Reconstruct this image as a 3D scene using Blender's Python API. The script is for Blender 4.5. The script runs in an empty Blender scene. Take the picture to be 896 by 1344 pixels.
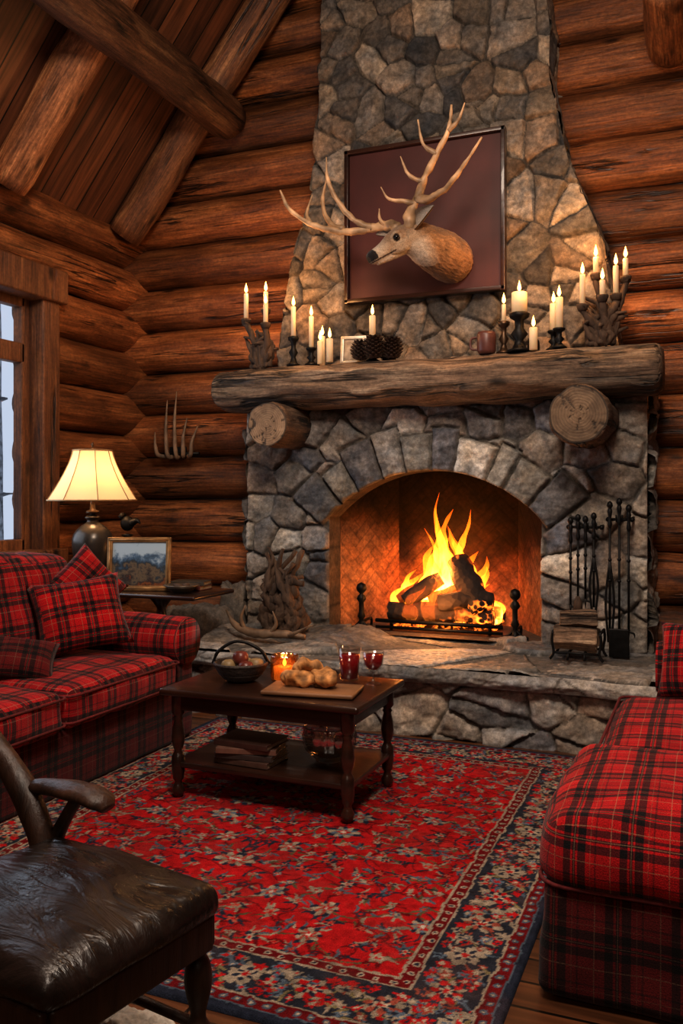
import bpy, bmesh, math, random
import numpy as np
from mathutils import Matrix, Vector, Euler, noise as mnoise
random.seed(7)
scene=bpy.context.scene
COL=scene.collection
pi=math.pi

# ------------------------------------------------------------------ helpers
class G:
    def __init__(s): s.v=[]; s.f=[]; s.c=[]
    def add(s,vf,M=None,col=None):
        vs,fs=vf; o=len(s.v)
        for v in vs:
            v=Vector(v)
            if M is not None: v=M@v
            s.v.append(tuple(v)); s.c.append(col if col else (1,1,1))
        s.f+= [tuple(i+o for i in f) for f in fs]
        return s
def T(l=(0,0,0),r=(0,0,0),s=(1,1,1)):
    return Matrix.LocRotScale(Vector(l),Euler(r),Vector(s))
def basis(loc,n,up=(0,0,1)):
    z=Vector(n).normalized(); y=Vector(up); y=(y-z*y.dot(z)).normalized(); x=y.cross(z)
    M=Matrix((x,y,z)).transposed().to_4x4(); M.translation=Vector(loc); return M
def empty(name,loc,label,cat,rot=(0,0,0),**kw):
    o=bpy.data.objects.new(name,None); o.location=loc; o.rotation_euler=rot
    COL.objects.link(o); o["label"]=label; o["category"]=cat; o.empty_display_size=.1
    for k,v in kw.items(): o[k]=v
    return o
def boxuv(me,k=1.0):
    uv=me.uv_layers.new(name="UVMap").data
    vs=me.vertices; lp=me.loops
    for p in me.polygons:
        n=p.normal; a=max(range(3),key=lambda i:abs(n[i]))
        for li in p.loop_indices:
            c=vs[lp[li].vertex_index].co
            uv[li].uv = ((c.y,c.z) if a==0 else (c.x,c.z) if a==1 else (c.x,c.y))
def mk(name,g,mat,parent=None,world=False,label=None,cat=None,smooth=True,weld=False,uv=False,loc=None,rot=None,**kw):
    if not isinstance(g,G): g=G().add(g)
    vs=np.array(g.v,dtype=float)
    off=np.zeros(3)
    if parent is not None:
        if world: off=np.array(parent.location)
    elif loc is None:
        off=np.array([(vs[:,0].min()+vs[:,0].max())/2,(vs[:,1].min()+vs[:,1].max())/2,vs[:,2].min()])
    me=bpy.data.meshes.new(name)
    me.from_pydata((vs-off).tolist(),[],g.f)
    ca=me.color_attributes.new(name="Col",type='FLOAT_COLOR',domain='POINT')
    cc=np.ones((len(vs),4)); cc[:,:3]=np.array(g.c); ca.data.foreach_set("color",cc.ravel())
    if weld:
        bm=bmesh.new(); bm.from_mesh(me); bmesh.ops.remove_doubles(bm,verts=bm.verts,dist=1e-5)
        bmesh.ops.recalc_face_normals(bm,faces=bm.faces); bm.to_mesh(me); bm.free()
    me.polygons.foreach_set("use_smooth",[smooth]*len(me.polygons))
    me.update()
    if uv: boxuv(me)
    me.materials.append(mat)
    o=bpy.data.objects.new(name,me); COL.objects.link(o)
    if parent is not None: o.parent=parent
    else: o.location=loc if loc is not None else off
    if rot: o.rotation_euler=rot
    if label: o["label"]=label
    if cat: o["category"]=cat
    for k,v in kw.items(): o[k]=v
    return o
def gridobj(name,X,Y,Z,C,mat,parent=None,fmask=None,label=None,cat=None,smooth=True,**kw):
    n,m=X.shape
    v=np.stack([X,Y,Z],-1).reshape(-1,3)
    idx=np.arange(n*m).reshape(n,m)
    f=np.stack([idx[:-1,:-1],idx[1:,:-1],idx[1:,1:],idx[:-1,1:]],-1).reshape(-1,4)
    if fmask is not None: f=f[fmask.reshape(-1)]
    off=np.array(parent.location) if parent is not None else np.array([v[:,0].mean(),v[:,1].mean(),v[:,2].min()])
    me=bpy.data.meshes.new(name); me.from_pydata((v-off).tolist(),[],f.tolist())
    ca=me.color_attributes.new(name="Col",type='FLOAT_COLOR',domain='POINT')
    cc=np.ones((len(v),4)); cc[:,:3]=C.reshape(-1,3); ca.data.foreach_set("color",cc.ravel())
    me.polygons.foreach_set("use_smooth",[smooth]*len(me.polygons)); me.update()
    me.materials.append(mat)
    o=bpy.data.objects.new(name,me); COL.objects.link(o)
    if parent is not None: o.parent=parent
    else: o.location=off
    if label: o["label"]=label
    if cat: o["category"]=cat
    for k,vv in kw.items(): o[k]=vv
    return o
def cat_rom(P,k):
    P=[np.array(p,float) for p in P]
    if k<=1 or len(P)<3: 
        return P
    out=[]
    for i in range(len(P)-1):
        p0=P[i-1] if i>0 else 2*P[0]-P[1]; p1=P[i]; p2=P[i+1]; p3=P[i+2] if i+2<len(P) else 2*P[-1]-P[-2]
        for j in range(k):
            t=j/k
            out.append(.5*((2*p1)+(-p0+p2)*t+(2*p0-5*p1+4*p2-p3)*t*t+(-p0+3*p1-3*p2+p3)*t**3))
    out.append(P[-1]); return out
def tube(pts,rad,seg=10,k=4,nz=0,nf=6,flat=1.0,seed=0,up=None,nz2=0,ns=(1,1,1)):
    """pts list of xyz, rad scalar/list (or (rx,ry) pairs)"""
    n=len(pts)
    if not isinstance(rad,(list,tuple)): rad=[rad]*n
    R=[(r if isinstance(r,(tuple,list)) else (r,r*flat)) for r in rad]
    Q=cat_rom([list(p)+list(r) for p,r in zip(pts,R)],k)
    C=[Vector(q[:3]) for q in Q]; RR=[(max(q[3],.0002),max(q[4],.0002)) for q in Q]
    vs=[];fs=[]
    t0=(C[1]-C[0]).normalized()
    u=Vector(up) if up else (Vector((0,0,1)) if abs(t0.z)<.9 else Vector((0,1,0)))
    nrm=(u-t0*u.dot(t0)).normalized()
    for i,c in enumerate(C):
        t=(C[min(i+1,len(C)-1)]-C[max(i-1,0)]).normalized()
        nrm=(nrm-t*nrm.dot(t)).normalized(); b=t.cross(nrm)
        for j in range(seg):
            a=2*pi*j/seg
            d=b*(math.cos(a)*RR[i][0])+nrm*(math.sin(a)*RR[i][1])
            s=1
            if nz: s=1+nz*mnoise.noise((c+d)*nf+Vector((seed,seed*2,0)))
            if nz2:
                q=c+d; s-=nz2*max(0,1-abs(mnoise.noise(Vector((q.x*ns[0],q.y*ns[1],q.z*ns[2]))+Vector((seed,0,seed))))*7)
            vs.append(tuple(c+d*s))
    m=len(C)
    for i in range(m-1):
        for j in range(seg):
            a=i*seg+j; b2=i*seg+(j+1)%seg
            fs.append((a,b2,b2+seg,a+seg))
    vs.append(tuple(C[0])); vs.append(tuple(C[-1])); e0=len(vs)-2; e1=e0+1
    for j in range(seg):
        fs.append((e0,(j+1)%seg,j)); fs.append((e1,(m-1)*seg+j,(m-1)*seg+(j+1)%seg))
    return vs,fs
def lathe(prof,seg=20,k=1):
    if k>1: prof=[tuple(p) for p in cat_rom(prof,k)]
    vs=[];fs=[]
    for r,z in prof:
        r=max(r,.0001)
        for j in range(seg):
            a=2*pi*j/seg; vs.append((r*math.cos(a),r*math.sin(a),z))
    for i in range(len(prof)-1):
        for j in range(seg):
            a=i*seg+j;b=i*seg+(j+1)%seg; fs.append((a,b,b+seg,a+seg))
    return vs,fs
def rbox(c,h,r=.02,m=4,bulge=0,wr=0,seed=0,bz=None):
    r=min(r,min(h)*.98)
    L=[]
    for a in range(3):
        H=h[a]; e=[H-r*(1-math.tan(i/3*pi/4)) for i in range(4)]
        mid=[(-1+2*i/(m+1))*(H-r) for i in range(1,m+1)]
        L.append([-x for x in e[::-1]]+mid+e)
    vs=[];fs=[]
    for a in range(3):
        b,cx=(a+1)%3,(a+2)%3
        for sgn in (-1,1):
            o=len(vs); nb=len(L[b]); nc=len(L[cx])
            for ib in L[b]:
                for ic in L[cx]:
                    p=[0,0,0]; p[a]=sgn*h[a]; p[b]=ib; p[cx]=ic
                    q=[max(-(h[i]-r),min(h[i]-r,p[i])) for i in range(3)]
                    d=Vector([p[i]-q[i] for i in range(3)]); d.normalize()
                    w=Vector(q)+d*r
                    if bulge:
                        fx=max(0,1-(w.x/h[0])**2); fy=max(0,1-(w.y/h[1])**2); fz=max(0,1-(w.z/h[2])**2)
                        w.z+= (1 if w.z>0 else -.2)*bulge*(fx*fy)**.6*abs(w.z/h[2])
                        w.x+= bulge*.5*(w.x/h[0])*fy*fz; w.y+=bulge*.5*(w.y/h[1])*fx*fz
                    if wr: w+=Vector(mnoise.noise_vector(w*7+Vector((seed,seed,seed))))*wr
                    vs.append((w.x+c[0],w.y+c[1],w.z+c[2]))
            for i in range(nb-1):
                for j in range(nc-1):
                    a0=o+i*nc+j; q=(a0,a0+nc,a0+nc+1,a0+1)
                    fs.append(q if sgn>0 else q[::-1])
    return vs,fs
def sph(c,r,seg=14,ring=9,s=(1,1,1)):
    vs=[];fs=[]
    for i in range(ring+1):
        t=pi*i/ring
        for j in range(seg):
            a=2*pi*j/seg
            vs.append((c[0]+r*s[0]*math.sin(t)*math.cos(a),c[1]+r*s[1]*math.sin(t)*math.sin(a),c[2]-r*s[2]*math.cos(t)))
    for i in range(ring):
        for j in range(seg):
            a=i*seg+j;b=i*seg+(j+1)%seg; fs.append((a,b,b+seg,a+seg))
    return vs,fs
def boulder(c,s,seed,n=22,rough=1.0):
    vs,fs=sph((0,0,0),1,n*2,n)
    out=[]
    for v in vs:
        p=Vector(v); q=p*1.3+Vector((seed*3.1,seed,0))
        d=1+rough*(.35*mnoise.noise(q)+.12*mnoise.noise(q*2.7)+.05*mnoise.noise(q*7))
        p=Vector((max(-.75,min(.75,p.x)),max(-.75,min(.75,p.y)),max(-.7,min(.7,p.z))))*d
        out.append((c[0]+p.x*s[0],c[1]+p.y*s[1],c[2]+p.z*s[2]))
    return out,fs
def pillow(w,h,t,n=18):
    vs=[];fs=[]
    for sd in (1,-1):
        o=len(vs)
        for i in range(n+1):
            for j in range(n+1):
                u=-1+2*i/n; v=-1+2*j/n
                th=t/2*((1-abs(u)**3)*(1-abs(v)**3))**.55
                x=w/2*u*(1-.09*math.cos(v*pi/2)*abs(u)); y=h/2*v*(1-.09*math.cos(u*pi/2)*abs(v))
                th*=1+.12*mnoise.noise(Vector((x*8,y*8,sd)))
                vs.append((x,y,sd*th))
        for i in range(n):
            for j in range(n):
                a=o+i*(n+1)+j; q=(a,a+n+1,a+n+2,a+1); fs.append(q if sd>0 else q[::-1])
    return vs,fs

# ---- numpy noise
def vn(x,y,s=0):
    xi=np.floor(x); yi=np.floor(y); fx=x-xi; fy=y-yi
    fx=fx*fx*(3-2*fx); fy=fy*fy*(3-2*fy)
    def h(a,b):
        t=np.sin(a*127.1+b*311.7+s*74.7)*43758.5453; return t-np.floor(t)
    return (h(xi,yi)*(1-fx)+h(xi+1,yi)*fx)*(1-fy)+(h(xi,yi+1)*(1-fx)+h(xi+1,yi+1)*fx)*fy
def fbm(x,y,s=0,o=4):
    a=.5;t=0;n=0
    for i in range(o): t=t+a*vn(x*2**i,y*2**i,s+i*7);n+=a;a*=.5
    return t/n
def sstep(a,b,x):
    t=np.clip((x-a)/(b-a),0,1); return t*t*(3-2*t)

# ------------------------------------------------------------------ materials
def newmat(name):
    m=bpy.data.materials.new(name); m.use_nodes=True; nt=m.node_tree
    return m,nt,nt.nodes["Principled BSDF"]
def nd(nt,t,ins=None,**at):
    n=nt.nodes.new(t)
    for k,v in at.items(): setattr(n,k,v)
    if ins:
        for k,v in ins.items(): n.inputs[k].default_value=v
    return n
def ramp(nt,stops,interp='LINEAR'):
    r=nt.nodes.new("ShaderNodeValToRGB"); r.color_ramp.interpolation=interp
    el=r.color_ramp.elements
    while len(el)<len(stops): el.new(.5)
    for e,(p,c) in zip(el,stops):
        e.position=p; e.color=(c[0],c[1],c[2],1) if isinstance(c,(tuple,list)) else (c,c,c,1)
    return r
def bump(nt,b,src,strength=.3,dist=.01):
    n=nd(nt,"ShaderNodeBump",{"Strength":strength,"Distance":dist}); nt.links.new(src,n.inputs["Height"]); nt.links.new(n.outputs[0],b.inputs["Normal"]); return n
def mixm(nt,a,b,f=1.0,mode='MULTIPLY'):
    m=nt.nodes.new("ShaderNodeMix"); m.data_type='RGBA'; m.blend_type=mode
    def s(i,x):
        if hasattr(x,'links'): nt.links.new(x,m.inputs[i])
        else: m.inputs[i].default_value=x if not isinstance(x,tuple) else (x[0],x[1],x[2],1)
    s(6,a); s(7,b); s(0,f)
    return m.outputs[2]
def wood(name,dark,light,axis=0,sc=1.0,rough=.5,bs=.5,attr=True,stretch=.12,coat=0):
    m,nt,b=newmat(name); L=nt.links.new
    tc=nd(nt,"ShaderNodeTexCoord"); mp=nd(nt,"ShaderNodeMapping")
    s=[14*sc]*3; s[axis]=14*sc*stretch; mp.inputs["Scale"].default_value=s
    L(tc.outputs["Object"],mp.inputs[0])
    n1=nd(nt,"ShaderNodeTexNoise",{"Scale":1.0,"Detail":9.0,"Roughness":.65,"Distortion":.6}); L(mp.outputs[0],n1.inputs[0])
    mid=tuple((a*.55+c*.45) for a,c in zip(dark,light))
    r1=ramp(nt,[(.28,dark),(.48,mid),(.72,light)]); L(n1.outputs[0],r1.inputs[0])
    n2=nd(nt,"ShaderNodeTexNoise",{"Scale":2.2*sc,"Detail":3.0}); L(tc.outputs["Object"],n2.inputs[0])
    r2=ramp(nt,[(.3,.5),(.7,1.25)]); L(n2.outputs[0],r2.inputs[0])
    c=mixm(nt,r1.outputs[0],r2.outputs[0])
    if attr:
        a=nd(nt,"ShaderNodeAttribute",attribute_name="Col"); c=mixm(nt,c,a.outputs["Color"])
    L(c,b.inputs["Base Color"]); b.inputs["Roughness"].default_value=rough
    if coat: b.inputs["Coat Weight"].default_value=coat
    bump(nt,b,n1.outputs[0],bs,.01)
    return m
def logwood(name,dark,mid,light,axis=0,rough=.5,crackw=.022,bs=.6,gate_hi=(.43,.50),con=1.0):
    """peeled log: fine fibres, worn patches, knots and long drying cracks"""
    m,nt,b=newmat(name); L=nt.links.new
    tc=nd(nt,"ShaderNodeTexCoord")
    def nz(across,along,detail=6.,dist=0.,ro=.6):
        mp=nd(nt,"ShaderNodeMapping"); s=[across]*3; s[axis]=along; mp.inputs["Scale"].default_value=s; L(tc.outputs["Object"],mp.inputs[0])
        n=nd(nt,"ShaderNodeTexNoise",{"Scale":1.0,"Detail":detail,"Distortion":dist,"Roughness":ro}); L(mp.outputs[0],n.inputs[0]); return n.outputs[0]
    fib=nz(70,2.2,8.,.1,.75); pat=nz(10,1.6,8.,.3,.7); big=nz(2.2,.9,3.)
    fine=nz(50,35,6.,0,.75)
    r0=ramp(nt,[(.30,dark),(.5,mid),(.70,light)]); L(pat,r0.inputs[0])
    r1=ramp(nt,[(.32,.30),(.5,.95),(.70,1.6)]); L(fib,r1.inputs[0])
    r2=ramp(nt,[(.3,.55),(.7,1.35)]); L(big,r2.inputs[0])
    r3=ramp(nt,[(.3,.6),(.7,1.4)]); L(fine,r3.inputs[0])
    c=mixm(nt,r0.outputs[0],r1.outputs[0]); c=mixm(nt,c,r2.outputs[0]); c=mixm(nt,c,r3.outputs[0])
    ck=nz(11,.5,5.,.0,.55)
    s=nd(nt,"ShaderNodeMath",operation='SUBTRACT'); s.inputs[1].default_value=.47; L(ck,s.inputs[0])
    ab=nd(nt,"ShaderNodeMath",operation='ABSOLUTE'); L(s.outputs[0],ab.inputs[0])
    rc=ramp(nt,[(0,.04),(crackw*.4,.2),(crackw,1.0)]); L(ab.outputs[0],rc.inputs[0])
    gate=nz(3.5,1.0,2.); rg=ramp(nt,[(gate_hi[0],0.0),(gate_hi[1],1.0)]); L(gate,rg.inputs[0])
    mxc=nd(nt,"ShaderNodeMath",operation='MAXIMUM'); L(rc.outputs[0],mxc.inputs[0]); L(rg.outputs[0],mxc.inputs[1])
    c=mixm(nt,c,mxc.outputs[0])
    mpk=nd(nt,"ShaderNodeMapping"); sk=[4.2]*3; sk[axis]=1.9; mpk.inputs["Scale"].default_value=sk; L(tc.outputs["Object"],mpk.inputs[0])
    vo=nd(nt,"ShaderNodeTexVoronoi",{"Scale":1.0,"Randomness":1.0}); L(mpk.outputs[0],vo.inputs[0])
    rk=ramp(nt,[(.05,.12),(.10,.5),(.16,1.0)]); L(vo.outputs["Distance"],rk.inputs[0]); c=mixm(nt,c,rk.outputs[0])
    a=nd(nt,"ShaderNodeAttribute",attribute_name="Col"); c=mixm(nt,c,a.outputs["Color"])
    L(c,b.inputs["Base Color"]); b.inputs["Roughness"].default_value=rough; b.inputs["Specular IOR Level"].default_value=.5
    h1=nd(nt,"ShaderNodeMath",operation='MULTIPLY'); L(fib,h1.inputs[0]); L(mxc.outputs[0],h1.inputs[1])
    h2=nd(nt,"ShaderNodeMath",operation='ADD'); L(h1.outputs[0],h2.inputs[0]); L(mxc.outputs[0],h2.inputs[1])
    bump(nt,b,h2.outputs[0],bs,.014)
    return m
def stone(name,rough=.85,bs=.6,mult=(1,1,1)):
    m,nt,b=newmat(name); L=nt.links.new
    a=nd(nt,"ShaderNodeAttribute",attribute_name="Col"); tc=nd(nt,"ShaderNodeTexCoord")
    n1=nd(nt,"ShaderNodeTexNoise",{"Scale":26.0,"Detail":11.0,"Roughness":.8}); L(tc.outputs["Object"],n1.inputs[0])
    n2=nd(nt,"ShaderNodeTexNoise",{"Scale":6.0,"Detail":4.0}); L(tc.outputs["Object"],n2.inputs[0])
    r=ramp(nt,[(.3,.35),(.5,.95),(.7,1.8)]); L(n1.outputs[0],r.inputs[0])
    r2=ramp(nt,[(.3,(.72,.78,.86)),(.7,(1.25,1.12,.97))]); L(n2.outputs[0],r2.inputs[0])
    c=mixm(nt,a.outputs["Color"],r.outputs[0]); c=mixm(nt,c,r2.outputs[0]); c=mixm(nt,c,mult)
    L(c,b.inputs["Base Color"]); b.inputs["Roughness"].default_value=rough; b.inputs["Specular IOR Level"].default_value=.3
    bump(nt,b,n1.outputs[0],bs,.02)
    return m
def basic(name,col,rough=.5,metal=0,var=.25,scale=20,bs=.1,attr=False,**kw):
    m,nt,b=newmat(name); L=nt.links.new
    tc=nd(nt,"ShaderNodeTexCoord"); n=nd(nt,"ShaderNodeTexNoise",{"Scale":float(scale),"Detail":5.0}); L(tc.outputs["Object"],n.inputs[0])
    r=ramp(nt,[(.3,tuple(c*(1-var) for c in col)),(.7,tuple(c*(1+var) for c in col))]); L(n.outputs[0],r.inputs[0])
    c=r.outputs[0]
    if attr:
        a=nd(nt,"ShaderNodeAttribute",attribute_name="Col"); c=mixm(nt,c,a.outputs["Color"])
    L(c,b.inputs["Base Color"]); b.inputs["Roughness"].default_value=rough; b.inputs["Metallic"].default_value=metal
    if bs: bump(nt,b,n.outputs[0],bs,.005)
    for k,v in kw.items(): b.inputs[k.replace('_',' ')].default_value=v
    return m
def emis(name,col,st):
    m,nt,b=newmat(name); b.inputs["Base Color"].default_value=(*col,1); b.inputs["Emission Color"].default_value=(*col,1); b.inputs["Emission Strength"].default_value=st; return m
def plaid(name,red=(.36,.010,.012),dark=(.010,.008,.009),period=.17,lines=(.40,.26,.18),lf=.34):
    m,nt,b=newmat(name); L=nt.links.new
    uv=nd(nt,"ShaderNodeTexCoord"); sp=nd(nt,"ShaderNodeSeparateXYZ"); L(uv.outputs["UV"],sp.inputs[0])
    bands=[];lns=[]
    for i in range(2):
        a=nd(nt,"ShaderNodeMath",operation='MULTIPLY_ADD'); a.inputs[1].default_value=1/period; a.inputs[2].default_value=.31+i*.2; L(sp.outputs[i],a.inputs[0])
        fr=nd(nt,"ShaderNodeMath",operation='FRACT'); L(a.outputs[0],fr.inputs[0])
        rb=ramp(nt,[(0,0.0),(.34,1.0),(.47,.0),(.51,1.0),(.56,0.0),(.60,1.0),(.74,0.0),(.90,.6),(.93,0.0)],'CONSTANT'); L(fr.outputs[0],rb.inputs[0])
        rl=ramp(nt,[(0,0.0),(.17,1.0),(.19,0.0),(.53,.9),(.545,0.0),(.82,.5),(.835,0.0)],'CONSTANT'); L(fr.outputs[0],rl.inputs[0])
        bands.append(rb.outputs[0]); lns.append(rl.outputs[0])
    s=nd(nt,"ShaderNodeMath",operation='ADD'); L(bands[0],s.inputs[0]); L(bands[1],s.inputs[1])
    rr=ramp(nt,[(0,red),(.5,tuple(r*.20+d for r,d in zip(red,dark))),(1,dark)]); 
    h=nd(nt,"ShaderNodeMath",operation='MULTIPLY'); h.inputs[1].default_value=.5; L(s.outputs[0],h.inputs[0]); L(h.outputs[0],rr.inputs[0])
    s2=nd(nt,"ShaderNodeMath",operation='MAXIMUM'); L(lns[0],s2.inputs[0]); L(lns[1],s2.inputs[1])
    h2=nd(nt,"ShaderNodeMath",operation='MULTIPLY'); h2.inputs[1].default_value=lf; L(s2.outputs[0],h2.inputs[0])
    c=mixm(nt,rr.outputs[0],lines,h2.outputs[0],'MIX')
    n2=nd(nt,"ShaderNodeTexNoise",{"Scale":260.0,"Detail":3.0}); L(uv.outputs["UV"],n2.inputs[0])
    r2=ramp(nt,[(.3,.5),(.7,1.4)]); L(n2.outputs[0],r2.inputs[0]); c=mixm(nt,c,r2.outputs[0])
    n3=nd(nt,"ShaderNodeTexNoise",{"Scale":7.0,"Detail":4.0}); L(uv.outputs["UV"],n3.inputs[0])
    r3=ramp(nt,[(.3,.65),(.7,1.2)]); L(n3.outputs[0],r3.inputs[0]); c=mixm(nt,c,r3.outputs[0])
    L(c,b.inputs["Base Color"]); b.inputs["Roughness"].default_value=.95; b.inputs["Sheen Weight"].default_value=.1
    b.inputs["Specular IOR Level"].default_value=.1
    bump(nt,b,n2.outputs[0],.5,.004)
    return m

M_logX=logwood("log_wood_x",(.10,.030,.010),(.25,.088,.028),(.46,.19,.068),0,.38)
M_logY=logwood("log_wood_y",(.10,.030,.010),(.25,.088,.028),(.46,.19,.068),1,.38)
M_beam=logwood("beam_wood",(.09,.034,.014),(.22,.09,.037),(.46,.235,.105),0,.45,.035)
M_mantel=logwood("mantel_wood",(.12,.072,.045),(.25,.16,.10),(.46,.34,.23),0,.6,.04,1.0,(.5,.58))
M_corb=logwood("corbel_wood",(.07,.042,.027),(.15,.09,.055),(.27,.17,.11),1,.7,.04,1.0)
M_end=wood("log_end_wood",(.18,.115,.07),(.45,.32,.21),1,1.0,.75,.4,stretch=.8)
M_case=logwood("casing_wood",(.08,.028,.011),(.17,.065,.025),(.28,.12,.045),2,.45)
M_dark=wood("dark_furniture_wood",(.010,.005,.004),(.065,.023,.012),0,1.0,.28,.15,coat=.25)
M_dark2=wood("worn_dark_wood",(.012,.006,.004),(.085,.036,.020),2,1.8,.38,.5)
M_stone=stone("fieldstone")
M_stone_ch=stone("chimney_stone",mult=(.86,.80,.74))
M_flag=stone("flagstone",rough=.5,bs=.5)
M_brick=stone("firebrick",rough=.95,bs=.4)
M_iron=basic("wrought_iron",(.02,.018,.017),.5,.8,.3,30,.4)
M_bronze=basic("aged_bronze",(.10,.06,.035),.4,.8,.4,25,.2)
M_drift=wood("driftwood",(.03,.018,.012),(.17,.10,.06),2,2,.85,1.0)
M_antler=basic("antler",(.40,.26,.15),.5,0,.6,9,.7,attr=True)
M_antd=basic("aged_antler",(.20,.13,.08),.6,0,.5,12,.5,attr=True)
M_wax=basic("candle_wax",(.74,.60,.40),.5,0,.05,10,0,Subsurface_Weight=.3,Emission_Color=(1,.5,.2,1),Emission_Strength=.16)
M_flame=emis("candle_flame",(1,.48,.12),9)
M_wick=basic("wick",(.02,.02,.02),.9)
M_plaid=plaid("red_plaid")
M_plaid2=plaid("red_plaid_bold",red=(.42,.010,.012),period=.15,lines=(.42,.26,.15))
M_plaid_dark_shade=plaid("dark_shaded_plaid",red=(.11,.010,.010),dark=(.009,.006,.006),period=.17,lines=(.17,.10,.065),lf=.4)  # darker plaid: shade on sofa fronts put into colour; also a dark pillow
def thin_glass(name,tint,f=.14):
    m,nt,b=newmat(name); nt.nodes.remove(b); L=nt.links.new
    tr=nd(nt,"ShaderNodeBsdfTransparent",{"Color":(*tint,1)}); gl=nd(nt,"ShaderNodeBsdfGlossy",{"Roughness":.08}); mx=nd(nt,"ShaderNodeMixShader",{0:f})
    L(tr.outputs[0],mx.inputs[1]); L(gl.outputs[0],mx.inputs[2]); L(mx.outputs[0],nt.nodes["Material Output"].inputs[0]); return m
M_glass=thin_glass("clear_glass",(.93,.92,.91)); M_amberglass=thin_glass("amber_glass",(.95,.68,.40),.28); M_cut=thin_glass("cut_crystal",(.85,.82,.80),.45)
M_wine=basic("red_drink",(.26,.006,.010),.15,0,.1,5,0,Emission_Color=(.4,.01,.01,1),Emission_Strength=.05)
# worn leather
M_leather,nt,b=newmat("dark_leather"); L=nt.links.new; tc=nd(nt,"ShaderNodeTexCoord")
n1=nd(nt,"ShaderNodeTexNoise",{"Scale":5.0,"Detail":8.0,"Distortion":1.2,"Roughness":.65}); L(tc.outputs["Object"],n1.inputs[0])
r1=ramp(nt,[(.40,(.009,.006,.005)),(.62,(.022,.012,.009)),(.78,(.07,.038,.026))]); L(n1.outputs[0],r1.inputs[0]); L(r1.outputs[0],b.inputs["Base Color"])
rr_=ramp(nt,[(.3,.20),(.7,.42)]); L(n1.outputs[0],rr_.inputs[0]); L(rr_.outputs[0],b.inputs["Roughness"])
mpd=nd(nt,"ShaderNodeMapping"); mpd.inputs["Scale"].default_value=(3,9,3); mpd.inputs["Rotation"].default_value=(0,0,.6); L(tc.outputs["Object"],mpd.inputs[0])
n2=nd(nt,"ShaderNodeTexNoise",{"Scale":1.6,"Detail":5.0,"Distortion":1.6}); L(mpd.outputs[0],n2.inputs[0])
n3=nd(nt,"ShaderNodeTexNoise",{"Scale":120.0,"Detail":2.0}); L(tc.outputs["Object"],n3.inputs[0])
ad=nd(nt,"ShaderNodeMath",operation='MULTIPLY_ADD'); ad.inputs[1].default_value=.05; L(n3.outputs[0],ad.inputs[0]); L(n2.outputs[0],ad.inputs[2]); bump(nt,b,ad.outputs[0],.55,.02)
M_char,nt,b=newmat("charred_wood")
tc=nd(nt,"ShaderNodeTexCoord"); vo=nd(nt,"ShaderNodeTexVoronoi",{"Scale":26.0}); nt.links.new(tc.outputs["Object"],vo.inputs[0])
r=ramp(nt,[(.0,.0),(.5,.0),(.75,1.0)]); nt.links.new(vo.outputs[0],r.inputs[0])
nz=nd(nt,"ShaderNodeTexNoise",{"Scale":5.0}); nt.links.new(tc.outputs["Object"],nz.inputs[0])
r2=ramp(nt,[(.54,.0),(.7,1.0)]); nt.links.new(nz.outputs[0],r2.inputs[0])
mm=nd(nt,"ShaderNodeMath",operation='MULTIPLY'); nt.links.new(r.outputs[0],mm.inputs[0]); nt.links.new(r2.outputs[0],mm.inputs[1])
m3=nd(nt,"ShaderNodeMath",operation='MULTIPLY'); m3.inputs[1].default_value=5; nt.links.new(mm.outputs[0],m3.inputs[0])
b.inputs["Base Color"].default_value=(.028,.016,.011,1); b.inputs["Emission Color"].default_value=(1,.2,.02,1); nt.links.new(m3.outputs[0],b.inputs["Emission Strength"]); b.inputs["Roughness"].default_value=.9
bump(nt,b,vo.outputs[0],.8,.012)

# ------------------------------------------------------------------ room
SL=1.26; EZ=3.45; XL=-4.5; XR=1.9; RX=-1.3
def roofz(x): return EZ+SL*(min(x,2*RX-x)-XL)
def log(g,a0,a1,axis,cc,z,r,seed):
    L=a1-a0; n=max(3,int(L/.10)); pts=[]
    for i in range(n+1):
        t=a0+L*i/n; w=.010*mnoise.noise(Vector((t*.8,seed,3)))
        pts.append((t,cc+w,z+w) if axis==0 else (cc+w,t,z+w))
    rr=[r*(1+.05*mnoise.noise(Vector((p[axis]*1.1,seed*5,1)))) for p in pts]
    k=.62+.7*((seed*0.6180339)%1)
    g.add(tube(pts,rr,30,1,nz=.045,nf=4,seed=seed*.37,nz2=.02,ns=(1.0,14,14) if axis==0 else (14,1.0,14)),col=(k,k*.97,k*.94))
def plane4(a,b,c,d): return [a,b,c,d],[(0,1,2,3)]
g=G(); z=.12;i=1
prof=[(2.0,-3.05,-.47),(3.05,-2.9,-.62),(3.6,-2.72,-.84),(4.1,-2.66,-.95),(5.1,-2.62,-1.0),(7,-2.6,-1.02)]
def chx(z):
    for (z0,a0,b0),(z1,a1,b1) in zip(prof[:-1],prof[1:]):
        if z<=z1:
            t=max(0,(z-z0)/(z1-z0)); return a0+(a1-a0)*t,b0+(b1-b0)*t
    return prof[-1][1:]
while z<6.2:
    a,bb=chx(z)
    if z<2.1: a,bb=-3.12,-.38
    xl=XL-.3+max(0,(z-EZ)/SL)*.98; xr=XR+.3-max(0,(z-EZ)/SL)*.98
    if a>xl: log(g,xl,a+.06,0,6.38,z,.178,i)
    if xr>bb: log(g,bb-.06,xr,0,6.38,z,.178,i+50)
    z+=.357;i+=1
g.add(plane4((-4.9,6.66,-.1),(2.3,6.66,-.1),(2.3,6.66,7.6),(-4.9,6.66,7.6)),col=(.25,.25,.25))
g.add(plane4((-4.9,6.36,-.1),(-3.0,6.36,-.1),(-2.9,6.36,5.9),(-4.9,6.36,4.2)),col=(.06,.05,.05))
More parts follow.
